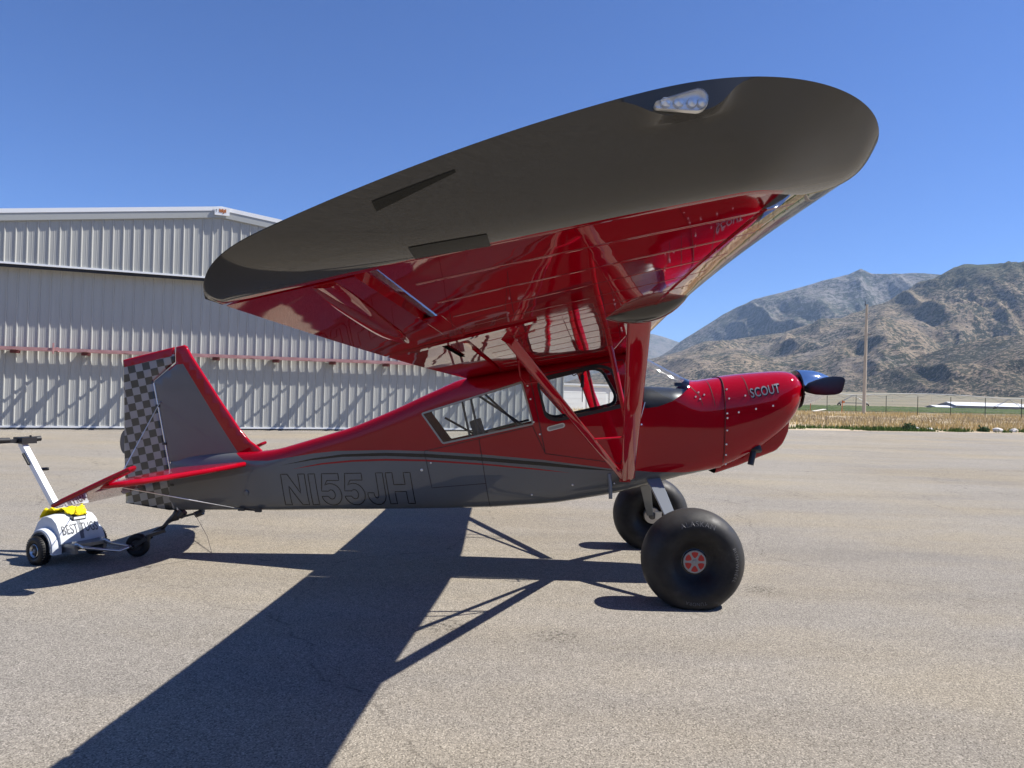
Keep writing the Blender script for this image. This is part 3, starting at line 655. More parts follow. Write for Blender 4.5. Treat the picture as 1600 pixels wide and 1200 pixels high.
addloop(ws_poly[:-3]+[(.16, .50), (.175, .6)], False); addloop([ws_poly[0], (-.42, .6)], False)
addloop(uw_poly(GB, False), False)
for iu in np.arange(U0, U1+.001, .053):
    for iy in np.linspace(-.6, .6, 41): pts.append((min(iu, U1), float(iy)))
res = delaunay_2d_cdt([Vector(p) for p in pts], eds, [], 0, 1e-5); CV, CF = res[0], res[2]
tris = []
for f in CF:
    cu = sum(CV[i].x for i in f)/3; cy = sum(CV[i].y for i in f)/3
    if -.6 <= cy <= .6 and U0 <= cu <= U1: tris.append((f, region(cu, cy)))
def skin(name, names, mats, parent, side, off=0.0, thick=None):
    idx = {}; vs = []; ns = []; fs = []; mi = []
    for f, rg in tris:
        if rg not in names: continue
        q = []
        for i in f:
            if i not in idx:
                u, ph = CV[i].x, CV[i].y/YS; n = snorm(FT, u, ph, side); idx[i] = len(vs); vs.append(spt(FT, u, ph, side)+n*off); ns.append(n)
            q.append(idx[i])
        fs.append(tuple(q) if side < 0 else tuple(q[::-1])); mi.append(names.index(rg))
    o = mesh(name, vs, fs, mats, parent, mi, True); o.data.normals_split_custom_set_from_vertices([tuple(n) for n in ns]); return o
for side in (-1, 1):
    skin('fuselage_side', ['red', 'grey', 'black', 'redstripe'], [RED, GREY, BLACKP, RED], PL, side)
    dr = skin('door', ['door', 'door_grey'], [RED, GREY], PL, side, .004)
    skin('window_seal', ['door_seal'], [BLACK], dr, side, .009)
    skin('window_pane', ['door_window'], [GLASS], dr, side, .003)
    skin('rear_window', ['rear_window'], [GLASS], PL, side, 0)
    skin('windshield', ['windshield'], [GLASS], PL, side, 0)
# ---- ribbons on the surface
def ribbon(mb, T, P, w=.006, side=-1, off=.002, closed=False, step=.03, m=0):
    P = dens(P, step, closed); n = len(P)
    if closed: P = P+[P[0]]; n += 1
    L = []
    for i in range(n):
        a = P[max(i-1, 0)] if not closed else P[(i-1) % (n-1)]; b = P[min(i+1, n-1)] if not closed else P[(i+1) % (n-1)]
        dx, dy = b[0]-a[0], b[1]-a[1]; l = math.hypot(dx, dy) or 1; nx, ny = -dy/l*w/2, dx/l*w/2
        L.append((surf(T, P[i][0]+nx, P[i][1]+ny, side, off), surf(T, P[i][0]-nx, P[i][1]-ny, side, off)))
    vs = [p for q in L for p in q]; mb.add(vs, [(2*i, 2*i+2, 2*i+3, 2*i+1) for i in range(n-1)], m)
SEAM = mat('seam_shadow_gap', (.02, .012, .012), .7)
for P in ([(-2.31, 1.103), (-2.229, .769), (-1.72, .832)], [(-1.80, 1.24), (-1.683, .60)], [(-2.31, 1.107), (-1.80, 1.24), (-1.31, 1.372), (-1.185, 1.125)]):
    s = MB(); ribbon(s, FT, P, .0055); s.build('panel_seam', SEAM, PL)
s = MB(); ribbon(s, FT, DOOR, .006, off=.0055, closed=True); s.build('door_seam', SEAM, PL)
s = MB(); ribbon(s, FT, [(.12, 1.78), (.21, 1.69), (.235, 1.60)], .005); s.build('panel_seam', SEAM, PL)
CH = mat('window_channel', (.33, .31, .28), .5, metal=.5)
s = MB(); ribbon(s, FT, RW, .016, closed=True, off=.004); s.build('window_channel', CH, PL)
s = MB(); ribbon(s, FT, [(-.29, 1.556), (-.17, 1.576), (-.04, 1.629), (.06, 1.704), (.115, 1.758)], .012, off=.003); s.build('windshield_strip', RED, PL)
def screw_at(T, pts_, r=.0085, par=PL, off=.004, m=SCREW, proto=[None], name='screw'):
    for (u, w) in pts_:
        p = surf(T, u, w, -1, off)
        if name != 'screw' or proto[0] is None or proto[0].data.name.startswith('x'):
            s = MB(); s.lathe([(-.003, r), (.001, r), (.003, r*.6), (.0032, .0001)], (0, 0, 0), (0, -1, 0), 10); o = s.build(name, m, par, auto=40); o.location = p
            if name == 'screw': proto[0] = o
        else: dup(proto[0], par, p)
screw_at(FT, [(-1.365, 1.74), (-1.335, 1.62), (-1.30, 1.41), (-1.24, 1.30), (-.42, 1.86), (-.395, 1.74), (-.345, 1.64), (-.93, .845), (-.55, .87), (-1.3, .74), (-2.245, 1.0), (.2, 1.72), (.25, 1.70), (.17, 1.68), (.21, 1.66)])
# baggage lock, small bumps
s = MB(); s.lathe([(-.002, .013), (.004, .013), (.006, .008), (.006, .0001)], surf(FT, -2.33, .93), (0, -1, 0), 14); s.build('lock', SCREW, PL, auto=40)
s = MB(); s.lathe([(-.002, .03), (.012, .026), (.016, .015), (.014, .0001)], surf(FT, -4.05, .64), (0, -1, 0), 16); s.build('inspection_cap', GREY, PL, auto=40)
# door handle
s = MB(); c1, c2 = Vector((-1.155, 1.352)), Vector((-1.035, 1.388))
def slot_shape(mb, a, b, r, off, m):
    d = (b-a).normalized(); ang = math.atan2(d.y, d.x); P = []
    for k in range(9): t = ang+math.pi/2+math.pi*k/8; P.append((a.x+r*math.cos(t), a.y+r*math.sin(t)))
    for k in range(9): t = ang-math.pi/2+math.pi*k/8; P.append((b.x+r*math.cos(t), b.y+r*math.sin(t)))
    V = [surf(FT, x, y, -1, off) for x, y in P]; V2 = [surf(FT, x, y, -1, off-.012) for x, y in P]; n = len(V)
    mb.add(V+V2, [tuple(range(n-1, -1, -1))]+[(i, (i+1) % n, n+(i+1) % n, n+i) for i in range(n)], m)
slot_shape(s, c1, c2, .022, .010, 0); slot_shape(s, c1+Vector((.006, .002)), c2-Vector((.006, .002)), .013, .0125, 1)
s.build('door_handle', [STEEL, mat('handle_grey', (.30, .30, .30), .4, metal=.6)], PL)

# registration outline letters (strokes only)
def text_mesh(txt, size=1, bold=0., space=1):
    c = bpy.data.curves.new('txt', 'FONT'); c.body = txt; c.size = size; c.offset = bold; c.space_character = space; c.resolution_u = 5
    o = bpy.data.objects.new('txt', c); C.objects.link(o); dg = bpy.context.evaluated_depsgraph_get(); me = bpy.data.meshes.new_from_object(o.evaluated_get(dg))
    bm = bmesh.new(); bm.from_mesh(me); bmesh.ops.remove_doubles(bm, verts=bm.verts, dist=1e-5); bpy.data.objects.remove(o); bpy.data.curves.remove(c); bpy.data.meshes.remove(me); return bm
def glyph(ch):
    """block letter outlines in a 0..1 tall box: list of loops"""
    k = .235
    if ch == 'I': return .30, [[(.03, 0), (.03+k, 0), (.03+k, 1), (.03, 1)]]
    if ch == 'N': return .86, [[(0, 0), (k, 0), (k, .62), (.86-k, 0), (.86, 0), (.86, 1), (.86-k, 1), (.86-k, .38), (k, 1), (0, 1)]]
    if ch == 'H': return .86, [[(0, 0), (k, 0), (k, .40), (.86-k, .40), (.86-k, 0), (.86, 0), (.86, 1), (.86-k, 1), (.86-k, .62), (k, .62), (k, 1), (0, 1)]]
    if ch == 'J':
        P = [(.62, 1), (.62, .32)]+[(.31+.31*math.cos(t), .31+.33*math.sin(t)) for t in np.linspace(0, -math.pi, 15)][1:]+[(0, .37), (k-.02, .37)]
        P += [(.30+.075*math.cos(t), .30+.10*math.sin(t)) for t in np.linspace(-math.pi, 0, 9)]+[(.62-k, 1)]; return .62, [P]
    if ch == '5':
        P = [(.70, 1), (.12, 1), (.03, .44), (.24, .44)]+[(.36+.13*math.cos(t), .33+.15*math.sin(t)) for t in np.linspace(2.4, -2.5, 14)]
        P += [(.23, .27), (0, .27)]+[(.36+.36*math.cos(t), .33+.35*math.sin(t)) for t in np.linspace(math.pi+.25, 2*math.pi+2.15, 24)]+[(.27, .78), (.70, .78)]
        return .72, [P]
adv = 0; Lp = []
for ch in 'NI55JH':
    w_, loops = glyph(ch); Lp += [[(x+adv, y) for x, y in l] for l in loops]; adv += w_+.10
adv -= .10
P0, AX, UPV = Vector((-3.652, .540)), Vector((1.268, .072)), Vector((-.058, .292))
s = MB()
for l in Lp:
    ribbon(s, FT, [tuple(P0+AX*(x/adv)+UPV*y) for x, y in l], .0078, off=.0015, closed=True, step=.03)
s.build('registration_number', BLACKP, PL)['label'] = 'black outline lettering N155JH'

# ---- cowling
nu, npn = 56, 44; us = np.concatenate([np.linspace(.43, 1.05, 30), np.linspace(1.06, 1.21, 26)]); vs = []; fs = []
for u in us:
    for k in range(npn*2):
        ph = -math.pi/2+math.pi*k/npn
        if k <= npn: vs.append(spt(CT, u, ph, -1))
        else: vs.append(spt(CT, u, math.pi/2-math.pi*(k-npn)/npn, 1))
n_ = npn*2
for i in range(len(us)-1):
    for j in range(n_): fs.append((i*n_+j, i*n_+(j+1) % n_, (i+1)*n_+(j+1) % n_, (i+1)*n_+j))
CW = mesh('cowling', vs, fs, RED, PL, smooth=True)
s = MB(); s.lathe([(.0, .0001), (0, .175), (.006, .178)], (1.208, 0, 1.775), (1, 0, .1), 36); s.build('cowl_front_plate', BLACK, PL)
for sg in (-1, 1):
    s = MB(); s.lathe([(0, .0001), (0, .055), (.012, .062)], (1.196, sg*.205, 1.76), (1, sg*.45, .05), 20); s.build('air_inlet', BLACK, PL)
# chin scoop
CHN = tab([(.415, .962, 1.5, .185, 6, 6), (.44, .968, 1.5, .185, 6, 6), (.64, 1.04, 1.5, .185, 6, 5), (.836, 1.125, 1.5, .18, 6, 4.5), (.976, 1.185, 1.52, .175, 6, 5), (1.04, 1.25, 1.55, .165, 6, 5), (1.085, 1.35, 1.6, .15, 5, 5), (1.11, 1.48, 1.62, .12, 4, 4)])
vs = []; fs = []; us2 = list(np.linspace(.415, 1.11, 28))
for u in us2:
    for k in range(npn*2):
        ph = -math.pi/2+math.pi*k/npn; vs.append(spt(CHN, u, ph, -1) if k <= npn else spt(CHN, u, math.pi/2-math.pi*(k-npn)/npn, 1))
for i in range(len(us2)-1):
    for j in range(n_): fs.append((i*n_+j, i*n_+(j+1) % n_, (i+1)*n_+(j+1) % n_, (i+1)*n_+j))
fs.append(tuple(range(n_)))
mesh('chin_scoop', vs, fs, [RED, MATBLK], PL, [0]*(len(fs)-1)+[1], auto=40)
for P in ([(.432, 1.86), (.436, 1.5), (.437, 1.03)], [(.30, 1.835), (.335, 1.66), (.345, 1.60)], [(.62, 1.885), (.652, 1.71)]):
    s = MB(); T_ = CT if P[0][0] >= .43 else FT; ribbon(s, T_, P, .0055, off=.003); s.build('cowl_seam', SEAM, PL)
s = MB(); ribbon(s, CT, [(.44, 1.66), (.652, 1.70)], .004, off=.0022); ribbon(s, CT, [(.44, 1.515), (1.0, 1.60)], .003, off=.0022); s.build('cowl_seam', RED_W, PL)
screw_at(CT, [(.455, 1.755), (.47, 1.672), (.615, 1.702), (.71, 1.585), (.865, 1.617), (.555, 1.55), (.455, 1.495), (.452, 1.537), (.455, 1.383), (.452, 1.257), (.455, 1.16), (.475, 1.07)], .008)
# exhaust stub with fairing
s = MB(); s.tube([(.73, -.24, 1.30), (.725, -.27, 1.17), (.70, -.285, 1.07)], .028, 14, caps=False); s.tube([(.725, -.27, 1.17), (.70, -.285, 1.072)], .024, 14); s.build('exhaust_pipe', mat('exhaust_dark', (.03, .035, .045), .45, metal=.6), PL, auto=50)
s = MB(); s.lathe([(-.06, .045), (0, .062), (.012, .055), (.012, .0001)], (.745, -.262, 1.20), (-.1, -.3, -1), 16); s.build('exhaust_opening', BLACK, PL, auto=40)
# SCOUT lettering
for nm, m_, dx, dz, off, bold in (('letter_shadow', BLACKP, .006, -.008, .0025, .035), ('letter', mat('letter_silver', (.17, .18, .21), .4, spec=.3), 0, 0, .005, .012)):
    bm = text_mesh('SCOUT', 1, bold, 1.06); xs = [v.co.x for v in bm.verts]; x0_, x1_ = min(xs), max(xs); ys = [v.co.y for v in bm.verts]; y0_, y1_ = min(ys), max(ys)
    bmesh.ops.subdivide_edges(bm, edges=bm.edges, cuts=1)
    for v in bm.verts:
        a, b = (v.co.x-x0_)/(x1_-x0_), (v.co.y-y0_)/(y1_-y0_); q = Vector((.668, 1.683))+Vector((.268, .057))*a+Vector((-.012, .083))*b; v.co = surf(CT, q.x+dx, q.y+dz, -1, off)
    bmesh.ops.recalc_face_normals(bm, faces=bm.faces); me = bpy.data.meshes.new(nm); bm.to_mesh(me); bm.free(); me.materials.append(m_); o = bpy.data.objects.new(nm, me); C.objects.link(o); o.parent = PL
    if nm == 'letter': o.name = 'cowl_lettering'; o['label'] = 'silver lettering SCOUT'
# spinner + propeller
HUB = Vector((1.215, 0, 1.79)); AXS = Vector((1, 0, .13)).normalized()
s = MB(); s.lathe([(0, .165), (.02, .168), (.08, .163), (.15, .150), (.22, .124), (.28, .090), (.33, .050), (.352, .018), (.357, .0001)], HUB, AXS, 48); s.build('spinner', CHROME, PL, auto=60)
s = MB(); s.lathe([(-.012, .0001), (-.012, .168), (.001, .171), (.001, .1)], HUB, AXS, 40); s.build('spinner_backplate', BLK_GLOSS, PL, auto=40)
def blade(sg):
    s = MB(); rings = []
    for (r, ch, th, tw, dz) in ((.06, .07, .055, 50, 0), (.14, .075, .05, 48, 0), (.18, .12, .035, 42, 0), (.26, .15, .028, 36, 0), (.45, .175, .02, 26, 0), (.65, .175, .014, 20, 0), (.82, .16, .010, 16, 0), (.90, .135, .008, 14, .004), (.935, .10, .006, 13, .008)):
        c = HUB+AXS*.035+Vector((0, sg*r, -sg*-.0*r)); t = R(tw); d = Vector((math.sin(t), 0, math.cos(t)*1))*sg*-1; nrm = Vector((math.cos(t), 0, -math.sin(t)))
        rings.append([c+Vector((0, 0, .012))+d*ch*.5*math.cos(a)+nrm*th*.5*math.sin(a) for a in [2*math.pi*k/18 for k in range(18)]])
    s.rings(rings); return s.build('propeller_blade', BLADE, PL, auto=50)
blade(-1); blade(1)

# ---- wings
def naca(x, up_):
    t, m_, p_ = .12, .04, .4
    yt = 5*t*(.2969*math.sqrt(max(x, 0))-.126*x-.3516*x*x+.2843*x**3-.1036*x**4); yc = m_/p_**2*(2*p_*x-x*x) if x < p_ else m_/(1-p_)**2*((1-2*p_)+2*p_*x-x*x)
    return yc+yt if up_ else yc-yt
VT = 5.02; VP = 5.27
LEV = np.linspace(0, 5.6, 57); LEZ = np.polyval(np.polyfit([0, 1.5, 2.2, 3.2, 4.2, 5.0, 5.5], [2.112, 2.185, 2.230, 2.288, 2.312, 2.308, 2.298], 4), LEV)
TEZ = np.polyval(np.polyfit([0, 1.8, 3.3, 4.34, 5.1, 5.5], [1.792, 1.808, 1.832, 1.855, 1.882, 1.895], 4), LEV)
def le(v): v = abs(v); return Vector((-.42-.008*v, 0, float(np.interp(v, LEV, LEZ))))
def te(v): v = abs(v); return Vector((-1.935-.0037*v*v, 0, float(np.interp(v, LEV, TEZ))))
def wpt(x, v, up_, sg):
    L, T_ = le(v), te(v); c = (L-T_).length; a = (T_-L).normalized(); b = Vector((-a.z, 0, a.x)); b = b if b.z > 0 else -b
    q = L+a*c*x+b*c*naca(x, up_); return Vector((q.x, sg*abs(v), q.z))
def vedge(x):
    if x < .35: return VT+.06+.42*math.sqrt(max(0, 1-(1-x/.35)**2))
    if x > .84: return 5.50-.20*((x-.84)/.16)**3
    return VT+.48
def vt(x): return VT+.20*ss(.05, .24, x)
def tippt(x, t, up_, sg):
    ve = vedge(x); v = vt(x)+(ve-vt(x))*t; a = wpt(x, v, True, sg); b = wpt(x, v, False, sg); th = a.z-b.z
    b = b+Vector((0, 0, -.014*ss(.6, .97, x)*t*(1-ss(.985, 1.0, x)))) if t > 0 else b
    zt = a.z-.10*th*t**3
    if up_: q = Vector((a.x, a.y, zt))
    else:
        k = t**1.9; e = 1/(1+math.exp((abs(a.x+1.01)-.085)/.018))     # moulded flat boss for the position light
        kk = k if t > .999 else min(k, .66); k = k*(1-e)+kk*e; q = b.lerp(Vector((a.x, a.y, zt)), k)
    return q
def ss(a, b, x): t = min(max((x-a)/(b-a), 0), 1); return t*t*(3-2*t)
xsd = [.5*(1-math.cos(math.pi*k/46)) for k in range(47)]
def ss(a, b, x): t = min(max((x-a)/(b-a), 0), 1); return t*t*(3-2*t)
for sg, nm in ((-1, 'right'), (1, 'left')):
    WG = mesh('wing', [(0, 0, 0)], [], RED_W, PL); WG.data.clear_geometry()
    # grid
    cut0, cut1 = .765, .765
    secs = sorted(set([0, .3, .5]+[round(x, 3) for x in np.linspace(.5, VT, 34)]+[VT])); mbw = MB()
    def ring(v, xmax, closed_end=True):
        X = [x*xmax for x in xsd]; return [wpt(x, v, False, sg) for x in X]+[wpt(x, v, True, sg) for x in X[::-1]]
    vsW = []; fsW = []; miW = []
    def loft(vlist, xmax):
        b = len(vsW); n = 2*len(xsd)
        for v in vlist: vsW.extend(ring(v, xmax) if v < VT-.001 else [wpt(x*xmax, vt(x*xmax), False, sg) for x in xsd]+[wpt(x*xmax, vt(x*xmax), True, sg) for x in xsd[::-1]])
        for i in range(len(vlist)-1):
            for j in range(n-1):
                jj = j if j < len(xsd) else n-2-j; xm = xsd[min(jj, len(xsd)-1)]*xmax; vm = (vlist[i]+vlist[i+1])/2
                f = (b+i*n+j, b+i*n+j+1, b+(i+1)*n+j+1, b+(i+1)*n+j); fsW.append(f if sg > 0 else f[::-1])
                miW.append(1 if vm > 2.9 and xm < (.155 if vm > 4.72 else .05) else 0)
            f = (b+i*n+n-1, b+i*n, b+(i+1)*n, b+(i+1)*n+n-1); fsW.append(f if sg > 0 else f[::-1]); miW.append(0)
        for i in (0, len(vlist)-1): fsW.append(tuple(b+i*n+j for j in range(n))); miW.append(0)
    loft([v for v in secs if v <= .5], 1.0); loft([v for v in secs if v >= .5], cut0)
    # tip
    NB = 2; ts = list(range(NB+1+21)); b = len(vsW); xt = [.5*(1-math.cos(math.pi*k/130)) for k in range(131)]; n = len(xt)
    for upf in (False, True):
        b = len(vsW)
        for t in ts:
            for x in xt:
                tb = min(.5, .025/max(.03, vedge(x)-vt(x))); q_ = (t-NB)/21
                tt = tb*t/NB if t <= NB else (1.0 if t == NB+21 else tb+(1-tb)*min(.997, math.sin(math.pi/2*q_)))
                vsW.append(tippt(x, tt, upf, sg))
        for i in range(len(ts)-1):
            for j in range(n-1):
                f = (b+i*n+j, b+i*n+j+1, b+(i+1)*n+j+1, b+(i+1)*n+j); f = f if (sg > 0) == (not upf) else f[::-1]; fsW.append(f); miW.append(0 if i < NB and xt[j] > .155 else 1)
    WGm = bpy.data.meshes.new('wing'); WGm.from_pydata([tuple(v) for v in vsW], [], fsW); WGm.materials.append(RED_W); WGm.materials.append(GREYT); WGm.polygons.foreach_set('material_index', miW)
    bm = bmesh.new(); bm.from_mesh(WGm); bmesh.ops.remove_doubles(bm, verts=bm.verts, dist=.0004); bm.to_mesh(WGm); bm.free()
    WGm.polygons.foreach_set('use_smooth', [True]*len(WGm.polygons)); WGm.update(); WGm.set_sharp_from_angle(angle=R(38)); WG.data = WGm
    if sg < 0:   # dark reflections in the moulded tip, painted on as two patches
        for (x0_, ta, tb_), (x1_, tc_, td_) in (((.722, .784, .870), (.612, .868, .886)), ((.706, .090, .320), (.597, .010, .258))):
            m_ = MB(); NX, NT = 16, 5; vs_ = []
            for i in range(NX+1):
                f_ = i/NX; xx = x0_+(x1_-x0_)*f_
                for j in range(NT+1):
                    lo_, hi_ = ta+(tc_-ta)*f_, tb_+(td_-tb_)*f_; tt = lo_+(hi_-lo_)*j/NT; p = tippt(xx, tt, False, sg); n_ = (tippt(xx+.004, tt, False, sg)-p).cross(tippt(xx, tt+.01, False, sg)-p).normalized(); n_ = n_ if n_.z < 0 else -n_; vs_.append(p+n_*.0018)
            m_.add(vs_, [(i*(NT+1)+j, i*(NT+1)+j+1, (i+1)*(NT+1)+j+1, (i+1)*(NT+1)+j) for i in range(NX) for j in range(NT)]); m_.build('painted_reflection', TIP_REFL, WG, smooth=True)
    # flap and aileron
    def surface(name, v0, v1, x0, x1, droop, par):
        nvs = max(6, int((v1-v0)/.2)); X = [x0+(x1-x0)*(.5*(1-math.cos(math.pi*k/12))) for k in range(13)]; rings = []
        hinge = (wpt(x0, (v0+v1)/2, False, sg))
        for i in range(nvs+1):
            v = v0+(v1-v0)*i/nvs; rg = []
            h_ = wpt(x0+.01, v, False, sg)
            for upf, XX in ((False, X), (True, X[::-1])):
                for x in XX:
                    p = wpt(x, v, upf, sg)
                    if x < x0+.012: p = p.lerp(wpt(x, v, not upf, sg), .25)
                    d = p-h_; c_, s_ = math.cos(-R(droop)), math.sin(-R(droop)); p = h_+Vector((d.x*c_-d.z*s_*-1, d.y, -d.x*s_*-1*-1+d.z*c_)) if droop else p
                    rg.append(p)
            rings.append(rg if sg > 0 else rg[::-1])
        m_ = MB(); m_.rings(rings); return m_.build(name, RED_W, par, auto=35)
    surface('flap', .51, 3.58, .772, 1.0, 0, WG)
    surface('aileron', 3.62, VT+.18, .790, 1.0, 0, WG)
    # aileron spar tube bulge and hinge fairing under the wing
    m_ = MB(); q = [wpt(.865+.05*math.sin(k), v, False, sg)+Vector((0, 0, .011)) for k, v in zip(np.linspace(0, 1.5, 10), np.linspace(VT+.16, 3.75, 10))]; m_.tube(q, [.024, .028]+[.030]*5+[.026, .018, .006], 12, ell=(2.0, .62)); m_.build('aileron_fairing', RED_W, WG, auto=50)
    m_ = MB(); m_.rings([[wpt(.758, v, False, sg)+Vector((0, 0, -.0015)), wpt(.80, v, False, sg)+Vector((0, 0, -.0015)), wpt(.80, v, False, sg)+Vector((0, 0, .004)), wpt(.758, v, False, sg)+Vector((0, 0, .004))] for v in np.linspace(3.65, 4.35, 6)]); m_.build('gap_seal', RED_W, WG)
    # rib stitch tapes
    for k, v in enumerate(np.linspace(.75, VT-.06, 13)):
        m_ = MB(); vs_ = []; X = [.10+.64*i/14 for i in range(15)]
        for x in X:
            p = wpt(x, v, False, sg); vs_ += [p+Vector((0, -.013, -.0002)), p+Vector((0, -.008, -.0008)), p+Vector((0, .008, -.0008)), p+Vector((0, .013, -.0002))]
        fs_ = [(4*i+j, 4*i+j+1, 4*i+j+5, 4*i+j+4) for i in range(14) for j in range(3)]; m_.add(vs_, fs_); m_.build('rib_tape', RED_W, WG, auto=25)
    # spanwise skin lap behind the nose skin
    m_ = MB(); q = [wpt(.155, v, False, sg)+Vector((0, 0, -.0012)) for v in np.linspace(.6, VT-.03, 16)]; m_.tube(q, .004, 5, ell=(2.2, .6)); m_.build('skin_lap', RED_W, WG)
    # screws along the tip joint and spar
    pr = None
    for v, x in [(VT+.18, x) for x in np.linspace(.26, .92, 10)]+[(v, .30) for v in np.linspace(.75, VT-.06, 13)]+[(v, .60) for v in np.linspace(.75, VT-.06, 13)]:
        p = wpt(x, v, False, sg)+Vector((0, 0, -.0035))
        if pr is None: m_ = MB(); m_.lathe([(.003, .006), (0, .006), (-.0015, .0001)], (0, 0, 0), (0, 0, 1), 8); pr = m_.build('screw', SCREW, WG); pr.location = p
        else: dup(pr, WG, p)
    # inspection ring, fuel sump, flap rib plate with bolts
    p = wpt(.22, 2.55, False, sg); m_ = MB(); m_.lathe([(.0, .062), (-.004, .06), (-.004, .052), (0, .05)], p, (0, 0, 1), 24); m_.build('inspection_ring', RED_W, WG, auto=40)
    for x, w_ in ((.80, 3.60),):
        m_ = MB(); a_, b_ = wpt(.55, 3.60, False, sg), wpt(.985, 3.60, False, sg); m_.bar(a_+Vector((0, 0, -.004)), b_+Vector((0, 0, -.004)), .10, .012); m_.build('gap_plate', RED_W, WG)
        for xx in (.80, .87): m_ = MB(); m_.lathe([(0, .018), (-.012, .018), (-.014, .008), (-.02, .006), (-.02, .0001)], wpt(xx, 3.60, False, sg)+Vector((0, sg*.01, -.011)), (0, 0, 1), 12); m_.build('bolt', SCREW, WG, auto=40)
    m_ = MB(); a_, b_ = wpt(.84, 2.75, False, sg), wpt(.84, 3.45, False, sg); m_.bar(a_+Vector((0, 0, -.002)), b_+Vector((0, 0, -.002)), .032, .003); m_.build('flap_slot', MATBLK, WG)
    # underside recess along hinge: dark slot
    # strut cuff
    vc = 3.0; m_ = MB(); rings = []
    for k in range(15):
        t = -1+2*k/14; x = .02+.30*(k/14); pr_ = (1-abs(t)**2.2)*(1.25-.45*k/14); p = wpt(x, vc, False, sg); hw_ = .13*(.35+.65*pr_)*(1 if k not in (0, 14) else .2); dp = .072*pr_+.001
        rings.append([Vector((p.x, sg*(vc+hw_*math.cos(a)), wpt(x, vc+hw_*math.cos(a), False, sg).z+.004-dp*math.sin(a)**.8)) for a in [math.pi*i/12 for i in range(13)]])
    m_.rings(rings, closed=False, caps=False); m_.build('strut_cuff', GREYT, WG, smooth=True)
    # position light
    nl = empty('position_light'); nl.parent = WG; m_ = MB(); P = []
    pc = Vector((-1.01, sg*(VT+.481), 2.268))
    def drop(r): r *= .88; return [(pc.x+.024+r*math.cos(a), pc.z-.0+r*math.sin(a)) for a in np.linspace(-math.pi*.5, math.pi*.5, 11)]+[(pc.x-.050+r*.35*math.cos(a), pc.z-.010+r*.35*math.sin(a)) for a in np.linspace(math.pi*.5, math.pi*1.5, 7)]
    A = [Vector((x, pc.y, z)) for x, z in drop(.025)]; B = [Vector((x, pc.y+sg*.012, z)) for x, z in drop(.0235)]; Cc = [Vector((x, pc.y+sg*.022, z)) for x, z in drop(.015)]
    m_.rings([A, B], caps=False); m_.add(A, [tuple(range(len(A)))]); m_.build('lamp_base', LAMPB, nl)
    m_ = MB(); m_.rings([B, [b_+Vector((0, sg*.006, 0)) for b_ in B], Cc], caps=False); m_.add(Cc, [tuple(range(len(Cc)))]); m_.build('lamp_lens', LENS, nl, auto=50)
    for kx in (-.035, -.01, .016, .036): m_ = MB(); m_.lathe([(0, .011), (.006, .009), (.009, .0001)], (pc.x+kx, pc.y+sg*.001, pc.z-.002), (0, sg, 0), 10); m_.build('lamp_reflector', LAMPB, nl, auto=40)
    # ---- struts
    def strut(name, a, b, ch0, ch1, th, m_=RED, par=PL):
        a, b = Vector(a), Vector(b); mb = MB(); d = (b-a).normalized(); cx = Vector((1, 0, .22)); cx = (cx-d*cx.dot(d)).normalized(); ny = d.cross(cx); rings = []
        for k in range(9):
            t = k/8; c = ch0+(ch1-ch0)*t; p = a.lerp(b, t)
            rings.append([p+cx*(c*.5*math.cos(q)+c*.06*math.cos(2*q))+ny*th*.5*math.sin(q) for q in [2*math.pi*i/20 for i in range(20)]])
        mb.rings(rings); return mb.build(name, m_, par, auto=60)
    ft = Vector((-.44, sg*.40, .92)); fa = wpt(.20, 3.0, False, sg)+Vector((0, 0, -.01)); ra = wpt(.655, 3.1, False, sg)
    fst = strut('lift_strut', ft, fa, .125, .14, .045); rst = strut('lift_strut', ft+Vector((-.035, 0, .0)), ra, .055, .062, .03)
    m_ = MB(); m_.tube([ft+Vector((-.02, sg*.0, .05)), ft.lerp(ra, .12)+Vector((0, 0, -.02))], .011, 8); m_.build('strut_fitting', RED, PL)
    m_ = MB(); m_.lathe([(-.02, .014), (.02, .014)], ft+Vector((-.05, sg*.0, .0)), (0, 1, 0), 12); m_.box(ft+Vector((-.07, -.012, -.03)), ft+Vector((.03, .012, .03))); m_.build('strut_bolt', RED, PL)
    m_ = MB(); p = ra; m_.bar(p+Vector((-.03, 0, .01)), p+Vector((.03, 0, -.02)), .05, .04); m_.build('strut_bracket', RED, PL)
    # jury struts
    fj = ft.lerp(fa, .36); rj = ft.lerp(ra, .40)
    m_ = MB(); m_.tube([fj, wpt(.20, 1.38, False, sg)], .013, 10, ell=(1, 1.6)); m_.build('jury_strut', RED, PL, auto=60)
    m_ = MB(); m_.tube([rj, wpt(.655, 1.62, False, sg)], .010, 10); m_.build('jury_strut', RED, PL, auto=60)
    m_ = MB(); m_.tube([fj, rj], .009, 8); m_.build('jury_strut', RED, PL, auto=60)
    for p in (fj, rj): m_ = MB(); m_.lathe([(-.016, .012), (.016, .012)], p+Vector((0, sg*-.02, 0)), (0, 1, 0), 8); m_.build('clamp', SCREW, PL)
# right wing vent / tie wire
s = MB(); a_ = wpt(.66, 1.55, False, -1); s.tube([a_, a_+Vector((.02, .05, -.12)), a_+Vector((.06, .06, -.17)), a_+Vector((.22, .07, -.15))], .006, 6); s.build('vent_tube', RED, PL)
# pitot mast near the strut
s = MB(); s.tube([(-.30, -.43, 1.62), (-.335, -.46, 1.50), (-.40, -.44, 1.20)], .006, 6); s.tube([(-.36, -.40, 1.40), (-.33, -.47, 1.42)], .008, 6); s.build('drain_tube', STEEL, PL)
